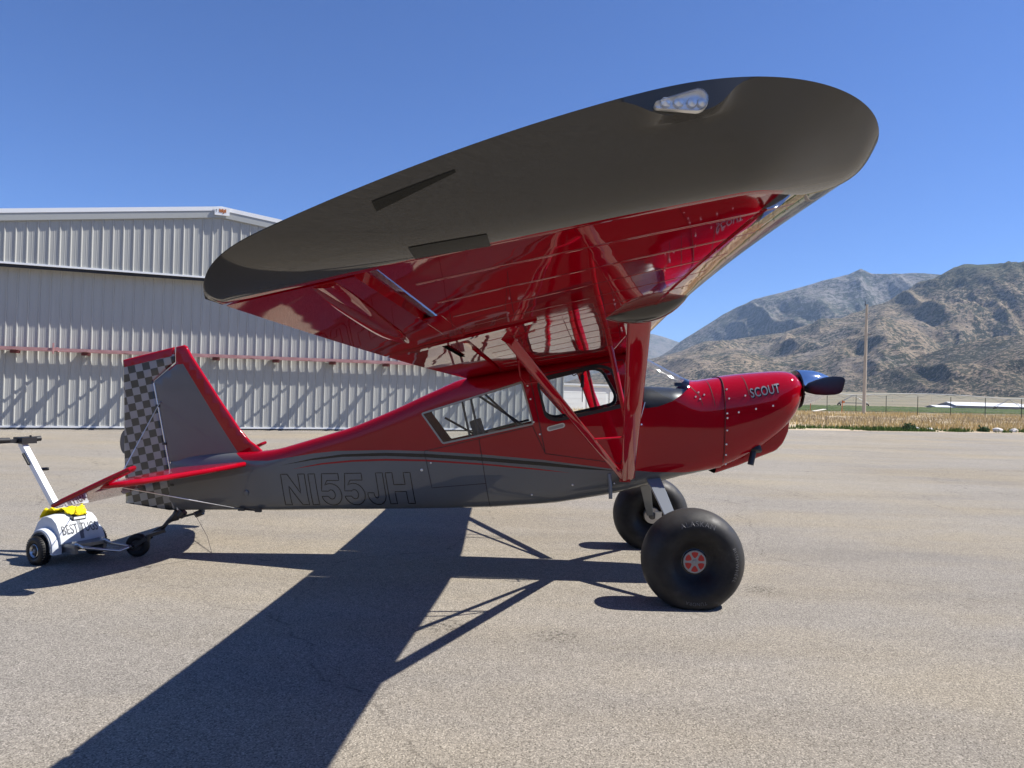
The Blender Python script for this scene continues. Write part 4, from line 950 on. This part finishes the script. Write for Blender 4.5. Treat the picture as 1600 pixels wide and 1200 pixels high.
# wing root leading edge cap, black
s = MB(); q = [wpt(.0, v, False, 1) for v in (0,)]; L = le(.3)
s.tube([Vector((-.415, -.36, 2.135)), Vector((-.40, -.2, 2.15)), Vector((-.40, .2, 2.15)), Vector((-.415, .36, 2.135))], .032, 10, ell=(1.6, .8)); s.build('root_cap', BLK_GLOSS, PL, auto=60)
# ---- cabin inside
s = MB(); s.box((-2.2, -.30, .70), (-1.0, .30, .74)); s.add([(-1.0, -.32, .74), (-1.0, .32, .74), (.3, .32, 1.12), (.3, -.32, 1.12)], [(0, 1, 2, 3)]); s.build('cabin_floor', INTERIOR, PL)
s = MB(); s.box((-2.28, -.27, .74), (-2.25, .27, 1.20)); s.build('baggage_bulkhead', INTERIOR, PL)
GT = tab([(-.36, 1.30, 1.74, .33, 3, 6), (-.30, 1.30, 1.765, .34, 3, 6), (0, 1.35, 1.76, .33, 2.8, 6), (.1, 1.4, 1.75, .28, 2.6, 6), (.14, 1.5, 1.75, .22, 2.5, 6)])
vs = []; fs = []; UU = list(np.linspace(-.36, .14, 12)); m2 = 20
for u in UU:
    for k in range(2*m2): ph = -math.pi/2+math.pi*k/m2; vs.append(spt(GT, u, ph, -1) if k <= m2 else spt(GT, u, math.pi/2-math.pi*(k-m2)/m2, 1))
for i in range(len(UU)-1):
    for j in range(2*m2): fs.append((i*2*m2+j, i*2*m2+(j+1) % (2*m2), (i+1)*2*m2+(j+1) % (2*m2), (i+1)*2*m2+j))
fs += [tuple(range(2*m2)), tuple((len(UU)-1)*2*m2+j for j in range(2*m2))]
mesh('glare_shield', vs, fs, mat('glareshield_black', (.02, .02, .022), .42), PL, auto=50)
s = MB(); s.box((.04, -.05, 1.775), (.10, -.0, 1.81)); s.build('compass', BLACK, PL)
for x in (-.95, -1.55):
    s = MB(); s.box((x-.22, -.2, .95), (x+.22, .2, 1.05)); s.bar((x-.2, 0, 1.05), (x-.32, 0, 1.40), .38, .08, upv=(1, 0, 0)); s.build('seat', INTERIOR, PL)
tb = [((-1.98, -.30, 1.62), (-1.88, -.30, 1.22)), ((-1.90, -.30, 1.65), (-1.80, -.30, 1.24)), ((-1.87, -.32, 1.67), (-1.37, -.34, 1.36)), ((-1.80, -.32, 1.69), (-1.42, -.34, 1.36)), ((-2.2, .27, 1.40), (-1.9, .30, 1.24)), ((-1.9, .30, 1.24), (-1.35, .33, 1.40))]
for a, b in tb: s = MB(); s.tube([a, b], .011, 8); s.build('cabin_tube', DARKSTEEL, PL)
s = MB(); s.tube([(-.85, -.05, 1.97), (-.85, -.05, 1.90), (-.845, -.05, 1.86)], .005, 6); s.tube([(-.845, -.05, 1.86), (-.843, -.05, 1.74)], .017, 8); s.tube([(-.843, -.05, 1.74), (-.84, -.05, 1.60)], .004, 6); s.build('hanging_mic', BLACK, PL)
s = MB(); s.tube([(-.98, -.1, 1.93), (-.97, -.1, 1.88), (-.93, -.1, 1.85), (-.88, -.1, 1.88), (-.87, -.1, 1.92)], .006, 6); s.box((-.92, -.12, 1.90), (-.86, -.06, 1.95)); s.build('headset_hook', BLACK, PL)
s = MB(); s.box((-1.72, -.28, 1.24), (-1.62, -.12, 1.31)); s.build('seat_bag', mat('tan_leather', (.30, .19, .12), .6), PL)
# ---- landing gear
for sg in (-1, 1):
    s = MB(); rings = []
    for k in range(10):
        t = k/9; p = Vector((-.21+.20*t, sg*(.26+.66*t), .96-.58*t**1.12)); w_ = .135-.065*t; th = .022
        d = Vector((.2, sg*.66, -.58)).normalized(); cx = Vector((1, 0, 0)); cx = (cx-d*cx.dot(d)).normalized(); nn = d.cross(cx)
        rings.append([p+cx*w_*.5*a+nn*th*.5*b for a, b in ((-1, -.6), (-.93, -1), (.93, -1), (1, -.6), (1, .6), (.93, 1), (-.93, 1), (-1, .6))])
    s.rings(rings); s.build('gear_leg', SPRING, PL)
    s = MB(); s.box((-.30, sg*.20-.03, .90), (-.06, sg*.20+.03, .96)); s.build('gear_clamp', GREY, PL)
    wc = Vector((.016, sg*1.06, .365)); we = empty('main_wheel', wc); we.parent = PL
    s = MB(); s.tube([(-.016-.0, -sg*.14, .02), (0, -sg*.0, 0)], .03, 12); s.lathe([(-.05, .095), (-.09, .09), (-.10, .05), (-.14, .04), (-.15, .0001)], (0, 0, 0), (0, sg, 0), 20); s.build('axle', mat('hub_dark', (.10, .10, .10), .45, metal=.6), we, auto=40)
    for nme, y, r in (('brake_disc', -.125, .085),): s = MB(); s.lathe([(y, .02), (y, r), (y-.01, r), (y-.01, .02)], (0, 0, 0), (0, sg, 0), 28); s.build(nme, mat('disc_steel', (.5, .48, .46), .35, metal=1), we, auto=40)
    s = MB(); s.box((.03, -sg*.13-.025, -.03), (.10, -sg*.13+.025, .05)); s.build('brake_caliper', STEEL, we)
    # tyre profile (y, r): bulbous low pressure tundra tyre
    prof = [(-.085, .10), (-.10, .13), (-.13, .155), (-.165, .20), (-.188, .255), (-.185, .305), (-.165, .345), (-.13, .378), (-.085, .40), (-.04, .41), (0, .413), (.04, .41), (.085, .40), (.13, .378), (.165, .345), (.185, .305), (.188, .255), (.165, .20), (.13, .155), (.10, .13), (.085, .10), (.08, .085)]
    s = MB(); s.lathe([(a, b) for a, b in prof], (0, 0, 0), (0, sg, 0), 72)
    v2 = []
    for p in s.v:
        p = Vector(p)
        if p.z < -.30: k = (-.30-p.z); p.y *= 1+.35*k/.1; p.z = max(p.z, -.3645)
        v2.append(tuple(p))
    s.v = v2; ty = s.build('tyre', TYRE, we, auto=60)
    s = MB(); s.lathe([(.07, .0001), (.07, .105), (.085, .108), (.088, .098), (.08, .09)], (0, 0, 0), (0, sg, 0), 40); s.build('rim', BLK_GLOSS, we, auto=40)
    # hub cap with six red pockets
    CAPS, CAPR = mat('hub_silver', (.27, .27, .265), .45, metal=.3), mat('hub_red', (.40, .015, .01), .5)
    s = MB(); s.lathe([(.088, .092), (.098, .092), (.101, .088), (.101, .0001)], (0, 0, 0), (0, sg, 0), 48); s.build('hub_cap', CAPS, we, auto=30)
    pk = None
    for k in range(6):
        a0 = R(90+60*k); P = []
        for (r_, da) in ((.034, -.10), (.034, .10)): P.append((r_, da*2))
        P = [(.032, .16), (.045, .33), (.060, .40), (.078, .36), (.081, 0), (.078, -.36), (.060, -.40), (.045, -.33), (.032, -.16)]
        V_ = [(r_*math.cos(a0+d_), sg*.1022, r_*math.sin(a0+d_)) for r_, d_ in P]; s = MB(); s.add(V_, [tuple(range(len(V_))) if sg < 0 else tuple(range(len(V_)-1, -1, -1))]); s.build('hub_pocket', CAPR, we)
    s = MB(); s.lathe([(.1015, .018), (.106, .016), (.108, .0001)], (0, 0, 0), (0, sg, 0), 16); s.build('hub_center', CAPS, we, auto=40)
    # moulded sidewall lettering
    RUB = mat('raised_rubber', (.085, .082, .08), .45)
    for txt, amid, rad, sz in (('ALASKAN', 90, .300, .055), ('BUSHWHEEL', 0, .300, .042), ('TUNDRA', -90, .30, .036)):
        bm = text_mesh(txt, sz, 0, 1.15); xs = [v.co.x for v in bm.verts]; xm = (min(xs)+max(xs))/2
        for v in bm.verts:
            rr_ = rad+v.co.y; a = R(amid)-(v.co.x-xm)/rad; yy = np.interp(rr_, [.255, .305, .345, .378], [.188, .185, .165, .13])
            v.co = Vector((rr_*math.cos(a), sg*(yy+.002), rr_*math.sin(a)))
            if sg > 0: v.co.x *= -1
            if v.co.z < -.30: v.co.y *= 1+.35*(-.30-v.co.z)/.1
        me = bpy.data.meshes.new('sidewall_lettering'); bm.to_mesh(me); bm.free(); me.materials.append(RUB); o = bpy.data.objects.new('sidewall_lettering', me); C.objects.link(o); o.parent = we
# step
s = MB(); s.tube([(-.60, -.37, .95), (-.59, -.40, .86), (-.585, -.41, .735)], [.024, .018, .017], 10, ell=(.8, 1.4)); s.build('boarding_step', SPRING, PL, auto=50)
s = MB(); s.lathe([(0, .0001), (.0, .045), (.012, .04), (.014, .0001)], (-.59, -.42, .722), (0, 0, 1), 16); s.build('step_pad', BLACK, PL, auto=40)
# ---- tail
def plate(name, outer, thick, mats, regionf, parent, M=None, grid=.08, rim=.02, rimm=None, lines=()):
    """thin fabric covered surface with a rounded rim; outer in 2D, M maps (a, b, n) -> Vector"""
    n = len(outer); ar = sum(outer[i][0]*outer[(i+1) % n][1]-outer[(i+1) % n][0]*outer[i][1] for i in range(n))
    if ar < 0: outer = outer[::-1]
    outer = dens(outer, .05, True); n = len(outer); inn = []
    for i in range(n):
        a, p, b = Vector(outer[i-1]), Vector(outer[i]), Vector(outer[(i+1) % n]); d1 = (p-a).normalized(); d2 = (b-p).normalized(); n1 = Vector((-d1.y, d1.x)); n2 = Vector((-d2.y, d2.x)); bs = (n1+n2)
        bs = bs.normalized() if bs.length > 1e-3 else n1; q = p+bs*rim/max(.5, bs.dot(n1)); inn.append((q.x, q.y))
    P = list(inn); E = [(i, (i+1) % n) for i in range(n)]
    for L in lines:
        L = dens(L, .04); b = len(P); P += L; E += [(b+i, b+i+1) for i in range(len(L)-1)]
    xs = [p[0] for p in inn]; ys = [p[1] for p in inn]
    for x in np.arange(min(xs), max(xs), grid):
        for y in np.arange(min(ys), max(ys), grid):
            if inpoly(x, y, inn): P.append((float(x), float(y)))
    r_ = delaunay_2d_cdt([Vector(p) for p in P], E, [], 0, 1e-5); V, F = r_[0], r_[2]; vs = []; fs = []; mi = []
    for sgn in (1, -1):
        b = len(vs); vs += [M(v.x, v.y, sgn*thick/2) for v in V]
        for f in F:
            cx = sum(V[i].x for i in f)/3; cy = sum(V[i].y for i in f)/3
            if inpoly(cx, cy, inn): fs.append(tuple(b+i for i in (f if sgn > 0 else f[::-1]))); mi.append(regionf(cx, cy))
    K = 6
    for i in range(n):
        j = (i+1) % n; cx = (inn[i][0]+inn[j][0])/2; cy = (inn[i][1]+inn[j][1])/2; rm = regionf(cx, cy) if rimm is None else rimm(cx, cy); b = len(vs)
        for q in (i, j):
            for k in range(K+1):
                t = math.pi*k/K-math.pi/2; a = Vector(inn[q]).lerp(Vector(outer[q]), math.cos(t)); vs.append(M(a.x, a.y, thick/2*math.sin(t)))
        for k in range(K): fs.append((b+k, b+K+1+k, b+K+2+k, b+k+1)); mi.append(rm)
    me = bpy.data.meshes.new(name); me.from_pydata([tuple(v) for v in vs], [], fs)
    for m_ in mats: me.materials.append(m_)
    me.polygons.foreach_set('material_index', mi); bm = bmesh.new(); bm.from_mesh(me); bmesh.ops.remove_doubles(bm, verts=bm.verts, dist=1e-4); bmesh.ops.recalc_face_normals(bm, faces=bm.faces); bm.to_mesh(me); bm.free()
    me.polygons.foreach_set('use_smooth', [True]*len(me.polygons)); me.update(); me.set_sharp_from_angle(angle=R(30)); o = bpy.data.objects.new(name, me); C.objects.link(o); o.parent = parent; return o
UWV = lambda a, b, n: Vector((a, -n, b))
FIN = [(-4.845, 2.035), (-4.762, 2.058), (-4.735, 2.045), (-4.685, 1.957), (-4.383, 1.523), (-4.18, 1.245), (-4.08, 1.135), (-4.0, 1.080), (-3.93, 1.02), (-3.96, .97), (-4.1, .90), (-4.872, .90), (-5.052, 1.690), (-4.842, 1.874)]
fin_in = [(-4.833, 1.86), (-4.76, 1.868), (-4.715, 1.80), (-4.40, 1.32), (-4.15, .96), (-4.10, .90)]
def finr(x, y):
    if inpoly(x, y, fin_in+[(-5.1, .85), (-5.1, 1.7)]): return 1
    return 0
FN = plate('fin', FIN, .046, [RED, GREY], finr, PL, UWV, lines=[fin_in], rimm=lambda x, y: 1 if (x < -4.76 and y < 1.8) or y < .94 else 0)
def m_checker():
    m = mat('checkered_paint', (.1, .1, .1), .35, .2, coat=1, coat_r=.03); g = NG(m); tc = g.n('ShaderNodeTexCoord'); mp = g.n('ShaderNodeMapping'); g.l(tc.outputs['Object'], mp.inputs[0])
    mp.inputs['Rotation'].default_value = (0, R(14), 0); mp.inputs['Scale'].default_value = (1/.0735, 0.001, 1/.0735); mp.inputs['Location'].default_value = (.2, .5, .35)
    ck = g.n('ShaderNodeTexChecker'); g.l(mp.outputs[0], ck.inputs[0]); ck.inputs[3].default_value = 1; ck.inputs[1].default_value = (.008, .008, .009, 1); ck.inputs[2].default_value = (.22, .225, .235, 1)
    g.l(ck.outputs[0], g.p.inputs['Base Color']); return m
RUD = [(-5.372, 1.895), (-4.862, 2.035), (-4.852, 1.885), (-5.062, 1.690), (-4.787, .445), (-4.865, .425), (-5.30, .48), (-5.33, .95), (-5.345, 1.4)]
plate('rudder', RUD, .040, [RED, m_checker()], lambda x, y: 1 if y < 1.816+(x+5.372)*.262 else 0, PL, UWV, lines=[[(-5.36, 1.818), (-4.86, 1.949)]])
s = MB(); P = []
for k in range(13): t = math.pi/2+math.pi*k/12; P.append((-5.325+.055*math.cos(t), 1.085+.12*math.sin(t)))
s.add([(x, y_, z) for y_ in (-.004, .004) for x, z in P], [tuple(range(13)), tuple(range(25, 12, -1))]+[(i, 13+i, 14+i, i+1) for i in range(12)]); s.build('trim_tab', GREY, PL)
# hinge tube line
s = MB(); s.tube([(-5.052, -.012, 1.675), (-4.772, -.012, .43)], .009, 8); s.build('hinge_tube', WIRE, PL)
HP = [(-5.0, 1.45), (-4.92, 1.08), (-4.83, .68)]
for a, b in HP: s = MB(); s.box((a-.02, -.03, b-.012), (a+.02, .03, b+.012)); s.build('hinge', DARKSTEEL, PL)
# horizontal tail
def stabM(sg):
    return lambda a, b, n: Vector((a, sg*b, .915+(a+4.05)*.115))+Vector((-.11, 0, 1))*n*sg
STB = [(-4.05, .05), (-4.10, .3), (-4.20, .6), (-4.30, .8), (-4.40, 1.0), (-4.50, 1.14), (-4.62, 1.235), (-4.72, 1.27), (-4.79, 1.27), (-4.79, .05)]
HN = Vector((-4.80, 0, .825)); EAN = R(27)
def elevM(sg): return lambda a, b, n: HN+Vector((-math.cos(EAN)*a, sg*b, -math.sin(EAN)*a))+Vector((-math.sin(EAN), 0, math.cos(EAN)))*n*sg
ELV = [(.0, .09), (.015, .4), (.015, 1.235), (-.20, 1.275), (-.37, 1.31), (-.41, 1.36), (-.38, 1.42), (-.20, 1.445), (.20, 1.46), (.30, 1.43), (.37, 1.30), (.46, .7), (.50, .20), (.42, .10)]
for sg in (-1, 1):
    plate('stabilizer', STB, .05, [RED, RED_W], lambda x, y: 0, PL, stabM(sg), rim=.025)
    plate('elevator', ELV, .036, [RED_W], lambda x, y: 0, PL, elevM(sg), rim=.018)
    ws = [((-4.98, sg*.01, 1.50), stabM(sg)(-4.72, 1.12, .025*sg)), ((-4.10, sg*.10, .475), stabM(sg)(-4.70, 1.15, -.025*sg))]
    for a, b in ws: s = MB(); s.tube([a, b], .0045, 6); s.build('brace_wire', WIRE, PL)
s = MB(); s.tube([(-4.10, -.10, .475), (-3.92, -.14, .475)], .008, 8); s.box((-4.13, -.12, .462), (-4.07, -.095, .49)); s.box((-3.95, -.16, .462), (-3.89, -.13, .49)); s.build('wire_fitting', DARKSTEEL, PL)
# tailwheel
s = MB(); s.bar((-4.52, 0, .425), (-4.80, 0, .345), .05, .02); s.bar((-4.80, 0, .345), (-5.02, -.02, .20), .04, .018); s.tube([(-4.53, 0, .42), (-4.60, 0, .39)], .032, 10); s.build('tail_spring', DARKSTEEL, PL)
s = MB(); s.tube([(-4.78, 0, .42), (-4.80, 0, .36), (-4.87, 0, .32), (-4.93, -.0, .24), (-4.93, 0, .2)], [.035, .045, .02, .02, .02], 8); s.tube([(-4.72, 0, .42), (-4.76, 0, .37)], .04, 10); s.build('tail_bracket', DARKSTEEL, PL, auto=50)
s = MB(); s.bar((-4.88, -.04, .235), (-5.02, -.13, .19), .07, .03); s.tube([(-5.0, -.145, .20), (-5.0, -.145, .15)], .03, 10)
s.bar((-4.98, -.21, .185), (-5.085, -.21, .105), .008, .035); s.bar((-4.98, -.09, .185), (-5.085, -.09, .105), .008, .035); s.build('tail_fork', DARKSTEEL, PL, auto=50)
tw = empty('tail_wheel', (-5.085, -.15, .108)); tw.parent = PL
s = MB(); s.lathe([(-.022, .05), (-.032, .07), (-.034, .09), (-.024, .108), (0, .112), (.024, .108), (.034, .09), (.032, .07), (.022, .05)], (0, 0, 0), (0, 1, 0), 36); s.build('tyre', TYRE, tw, auto=60)
s = MB(); s.lathe([(-.024, .0001), (-.024, .052), (.024, .052), (.024, .0001)], (0, 0, 0), (0, 1, 0), 24); s.build('hub', DARKSTEEL, tw, auto=40)
# tail tie line thread
s = MB(); s.tube([(-4.60, -.05, .43), (-4.43, -.1, .2), (-4.35, -.14, .005)], .0022, 5); s.build('static_line', mat('thin_cord', (.25, .2, .17), .8), PL)

# ================================================================== TUG
AM = Matrix.Translation(AO) @ Matrix.Rotation(-PSI, 4, 'Z')
tg = empty('tug', AM @ Vector((-5.655, -.33, 0)), -PSI-R(24), label='small white battery aircraft tug gripping the tailwheel, with white tiller handle', cat='aircraft tug')
WP = simple_noise('tug_white_shell', (.50, .53, .56), (.60, .63, .66), 6, .35)
DG = mat('tug_dark_grey', (.11, .125, .15), .5)
prof = [(-.235, .17), (-.225, .27), (-.165, .37), (-.10, .425), (-.02, .44), (.06, .43), (.13, .385), (.185, .30), (.215, .215), (.22, .19)]
s = MB(); rings = []
for k in range(11):
    y = -.19+.38*k/10; f = 1-.08*abs(k-5)**3/125; rings.append([Vector((x*f, y, .17+(z-.17)*f)) for x, z in prof])
s.rings(rings, closed=False, caps=True); s.build('hood', WP, tg, auto=40)
for sg in (-1, 1):
    s = MB(); rings = []
    for k in range(17):
        a = R(-12+200*k/16); c_, s_ = math.cos(a), math.sin(a); rings.append([Vector((r_*c_*1.02, sg*y, .135+r_*s_*1.03)) for r_, y in ((.152, .255), (.170, .25), (.182, .22), (.18, .17), (.155, .17), (.15, .22))])
    s.rings(rings); s.build('fender', WP, tg, auto=40)
    s = MB(); rings = []
    for k in range(17):
        a = R(-5+190*k/16); rings.append([Vector((r_*math.cos(a), sg*y, .135+r_*math.sin(a)*1.03)) for r_, y in ((.146, .262), (.162, .262), (.162, .254), (.146, .254))])
    s.rings(rings); s.build('fender_trim', DG, tg, auto=40)
    w_ = empty('wheel', (0, sg*.262, .128)); w_.parent = tg
    s = MB(); s.lathe([(-.045, .07), (-.052, .09), (-.05, .112), (-.035, .125), (0, .128), (.035, .125), (.05, .112), (.052, .09), (.045, .07), (.03, .062)], (0, 0, 0), (0, sg, 0), 40)
    for k in range(36):
        a = 2*math.pi*k/36
        for yy, da in ((-.03, 0), (.0, .08), (.03, 0)): s.box((-.004, yy-.011, .124), (.004, yy+.011, .133), M=Matrix.Rotation(a+da, 4, 'Y'))
    s.build('tyre', TYRE, w_, auto=50)
    s = MB(); s.lathe([(.028, .0001), (.028, .05), (.046, .062), (.05, .058), (.036, .048)], (0, 0, 0), (0, sg, 0), 32); s.build('rim', STEEL, w_, auto=40)
    for k in range(8):
        a = 2*math.pi*k/8; s = MB(); s.box((-.007, sg*.034-.004, .016), (.007, sg*.034+.004, .05), M=Matrix.Rotation(a, 4, 'Y')); s.build('spoke', BLACK, w_)
    s = MB(); s.lathe([(.03, .02), (.046, .02), (.048, .0001)], (0, 0, 0), (0, sg, 0), 14); s.build('hub', DG, w_, auto=40)
s = MB(); s.box((-.21, -.15, .10), (.16, .15, .17)); s.build('chassis', DG, tg)
s = MB(); s.box((.10, -.17, .165), (.36, .17, .195)); s.box((.12, -.15, .11), (.34, -.12, .165)); s.box((.12, .12, .11), (.34, .15, .165)); s.build('deck', mat('deck_steel', (.18, .19, .2), .35, metal=.7), tg)
for sg in (-1, 1):
    s = MB(); s.tube([(.30, sg*.13, .195), (.30, sg*.13, .215)], .022, 10); s.build('clevis', STEEL, tg, auto=40)
INV = (Matrix.Translation(tg.location) @ Matrix.Rotation(-PSI-R(24), 4, 'Z')).inverted() @ AM
axl = INV @ Vector((-5.085, -.15, .108))
for sg in (-1, 1):
    off = Vector((.0, sg*.075, 0)); s = MB(); s.tube([(.30, sg*.13, .20), (.42, sg*.13, .175), (axl+off).lerp(Vector((.3, sg*.13, .2)), .22)+Vector((0, 0, -.05)), axl+off], .014, 12); s.build('lift_arm', STEEL, tg, auto=60)
s = MB(); s.tube([axl+Vector((0, -.095, 0)), axl+Vector((0, .095, 0))], .012, 10); s.build('cradle_pin', DARKSTEEL, tg)
# tiller
s = MB(); s.bar((-.13, 0, .40), (-.74, -.02, 1.05), .055, .055); s.build('tiller', mat('tiller_white', (.78, .79, .80), .35), tg)
s = MB(); s.bar((-.74, -.30, 1.07), (-.74, .10, 1.07), .035, .035, upv=(1, 0, 0)); s.build('handlebar', DARKSTEEL, tg)
for y0_, y1_ in ((-.14, -.30), (.06, .15)): s = MB(); s.tube([(-.74, y0_, 1.08), (-.73, y1_, 1.085)], .026, 12); s.build('grip', BLACK, tg, auto=50)
s = MB(); s.box((-.80, -.07, 1.045), (-.65, .07, 1.105)); s.tube([(-.69, .03, 1.105), (-.69, .03, 1.125)], .01, 8); s.build('control_box', BLACK, tg)
s = MB(); s.tube([(-.52, .0, .80), (-.50, .10, .80)], .016, 10); s.build('stowage_knob', BLACK, tg, auto=50)
s = MB(); s.bar((-.66, -.045, .95), (-.56, -.045, .85), .03, .02); s.build('cable_clip', BLACK, tg)
s = MB(); s.bar((.125, -.055, .40), (.125, .075, .40), .035, .04); s.build('light_bar', BLK_GLOSS, tg)
s = MB(); s.box((.143, -.045, .388), (.148, .065, .41)); s.build('light_lens', mat('light_lens_white', (.8, .82, .85), .15, coat=1), tg)
# strap down the hood front and lettering
def hood(y, t):
    """t = distance index on profile front from (.06,.43) down"""
    P = prof[5:9]; tt = t*3; i = min(int(tt), 2); f = tt-i; k = 1-.08*(abs(y/.038)**3)/125; x = P[i][0]+(P[i+1][0]-P[i][0])*f; z = P[i][1]+(P[i+1][1]-P[i][1])*f
    return Vector((x*k, y, .17+(z-.17)*k))
NV = Vector((.8, 0, .55)).normalized()
s = MB(); vs = []
for i in range(9):
    t = i/8
    for y in (-.018, .018): vs.append(hood(y, t)+NV*.003)
s.add(vs, [(2*i, 2*i+2, 2*i+3, 2*i+1) for i in range(8)]); s.build('hood_strap', DG, tg)
bm = text_mesh('BEST TUGS', 1, .005, 1.05); xs = [v.co.x for v in bm.verts]; a0, a1 = min(xs), max(xs)
bmesh.ops.subdivide_edges(bm, edges=bm.edges, cuts=1)
for v in bm.verts:
    a = (v.co.x-a0)/(a1-a0); b = v.co.y/.72; v.co = hood(-.165+.33*a, .78-.33*b)+NV*.0045
me = bpy.data.meshes.new('hood_lettering'); bm.to_mesh(me); bm.free(); me.materials.append(mat('lettering_dark_grey', (.06, .065, .075), .5)); o = bpy.data.objects.new('hood_lettering', me); C.objects.link(o); o.parent = tg; o['label'] = 'dark lettering BEST TUGS'
# yellow cloth on the hood
def m_cloth():
    m = mat('yellow_microfibre', (.80, .62, .02), .95, spec=.1); g = NG(m); g.bump(g.noise(g.coord(), 220, 4), .5, .002); return m
vs = []; fs = []; N = 34; r_ = np.random.RandomState(3)
for i in range(N):
    for j in range(N):
        a, b = i/(N-1)*2-1, j/(N-1)*2-1; x = -.03+.15*a+.05*b; y = -.01+.155*b-.07*a*b
        fx = float(fbm(np.array([a*2.3+5]), np.array([b*2.3]), 4, 3, True)[0]); x += .03*(fx-.5); y += .04*(float(fbm(np.array([a*3]), np.array([b*3+7]), 3, 5)[0])-.5)
        z0_ = float(np.interp(x, [p[0] for p in prof], [p[1] for p in prof])); z0_ = z0_-max(0, abs(y)-.17)*.9
        vs.append((x, y, z0_+.010+.11*max(0, fx-.40)**1.1))
for i in range(N-1):
    for j in range(N-1):
        a, b = (i+.5)/(N-1)*2-1, (j+.5)/(N-1)*2-1
        if a*a+b*b+.25*math.sin(5*math.atan2(b, a)) < 1.05: fs.append((i*N+j, (i+1)*N+j, (i+1)*N+j+1, i*N+j+1))
CLT = mesh('cloth', vs, fs, m_cloth(), smooth=True); CLT.matrix_world = Matrix.Translation(tg.location) @ Matrix.Rotation(-PSI-R(24), 4, 'Z')
sm = CLT.modifiers.new('solid', 'SOLIDIFY'); sm.thickness = .004; setp(CLT, 'crumpled bright yellow cloth lying on top of the white tug', 'cloth')

# pebbles and grit on the apron
r_ = np.random.RandomState(5); vs = []; fs = []
for k in range(900):
    d = 2.2+r_.rand()**1.6*16; a = (r_.rand()-.5)*1.5; x, y = d*math.sin(a), d*math.cos(a); r = .0025+.0055*r_.rand()**3; b = len(vs); q = r_.rand()*3
    for t in range(4): vs.append((x+r*math.cos(q+t*math.pi/2)*(.7+.6*r_.rand()), y+r*math.sin(q+t*math.pi/2), .0))
    vs.append((x, y, r*.9)); fs += [(b+t, b+(t+1) % 4, b+4) for t in range(4)]
setp(mesh('gravel', vs, fs, simple_noise('grit', (.16, .13, .11), (.5, .45, .4), 3)), 'scattered tiny grit and pebbles on the tarmac', 'gravel', kind='stuff')
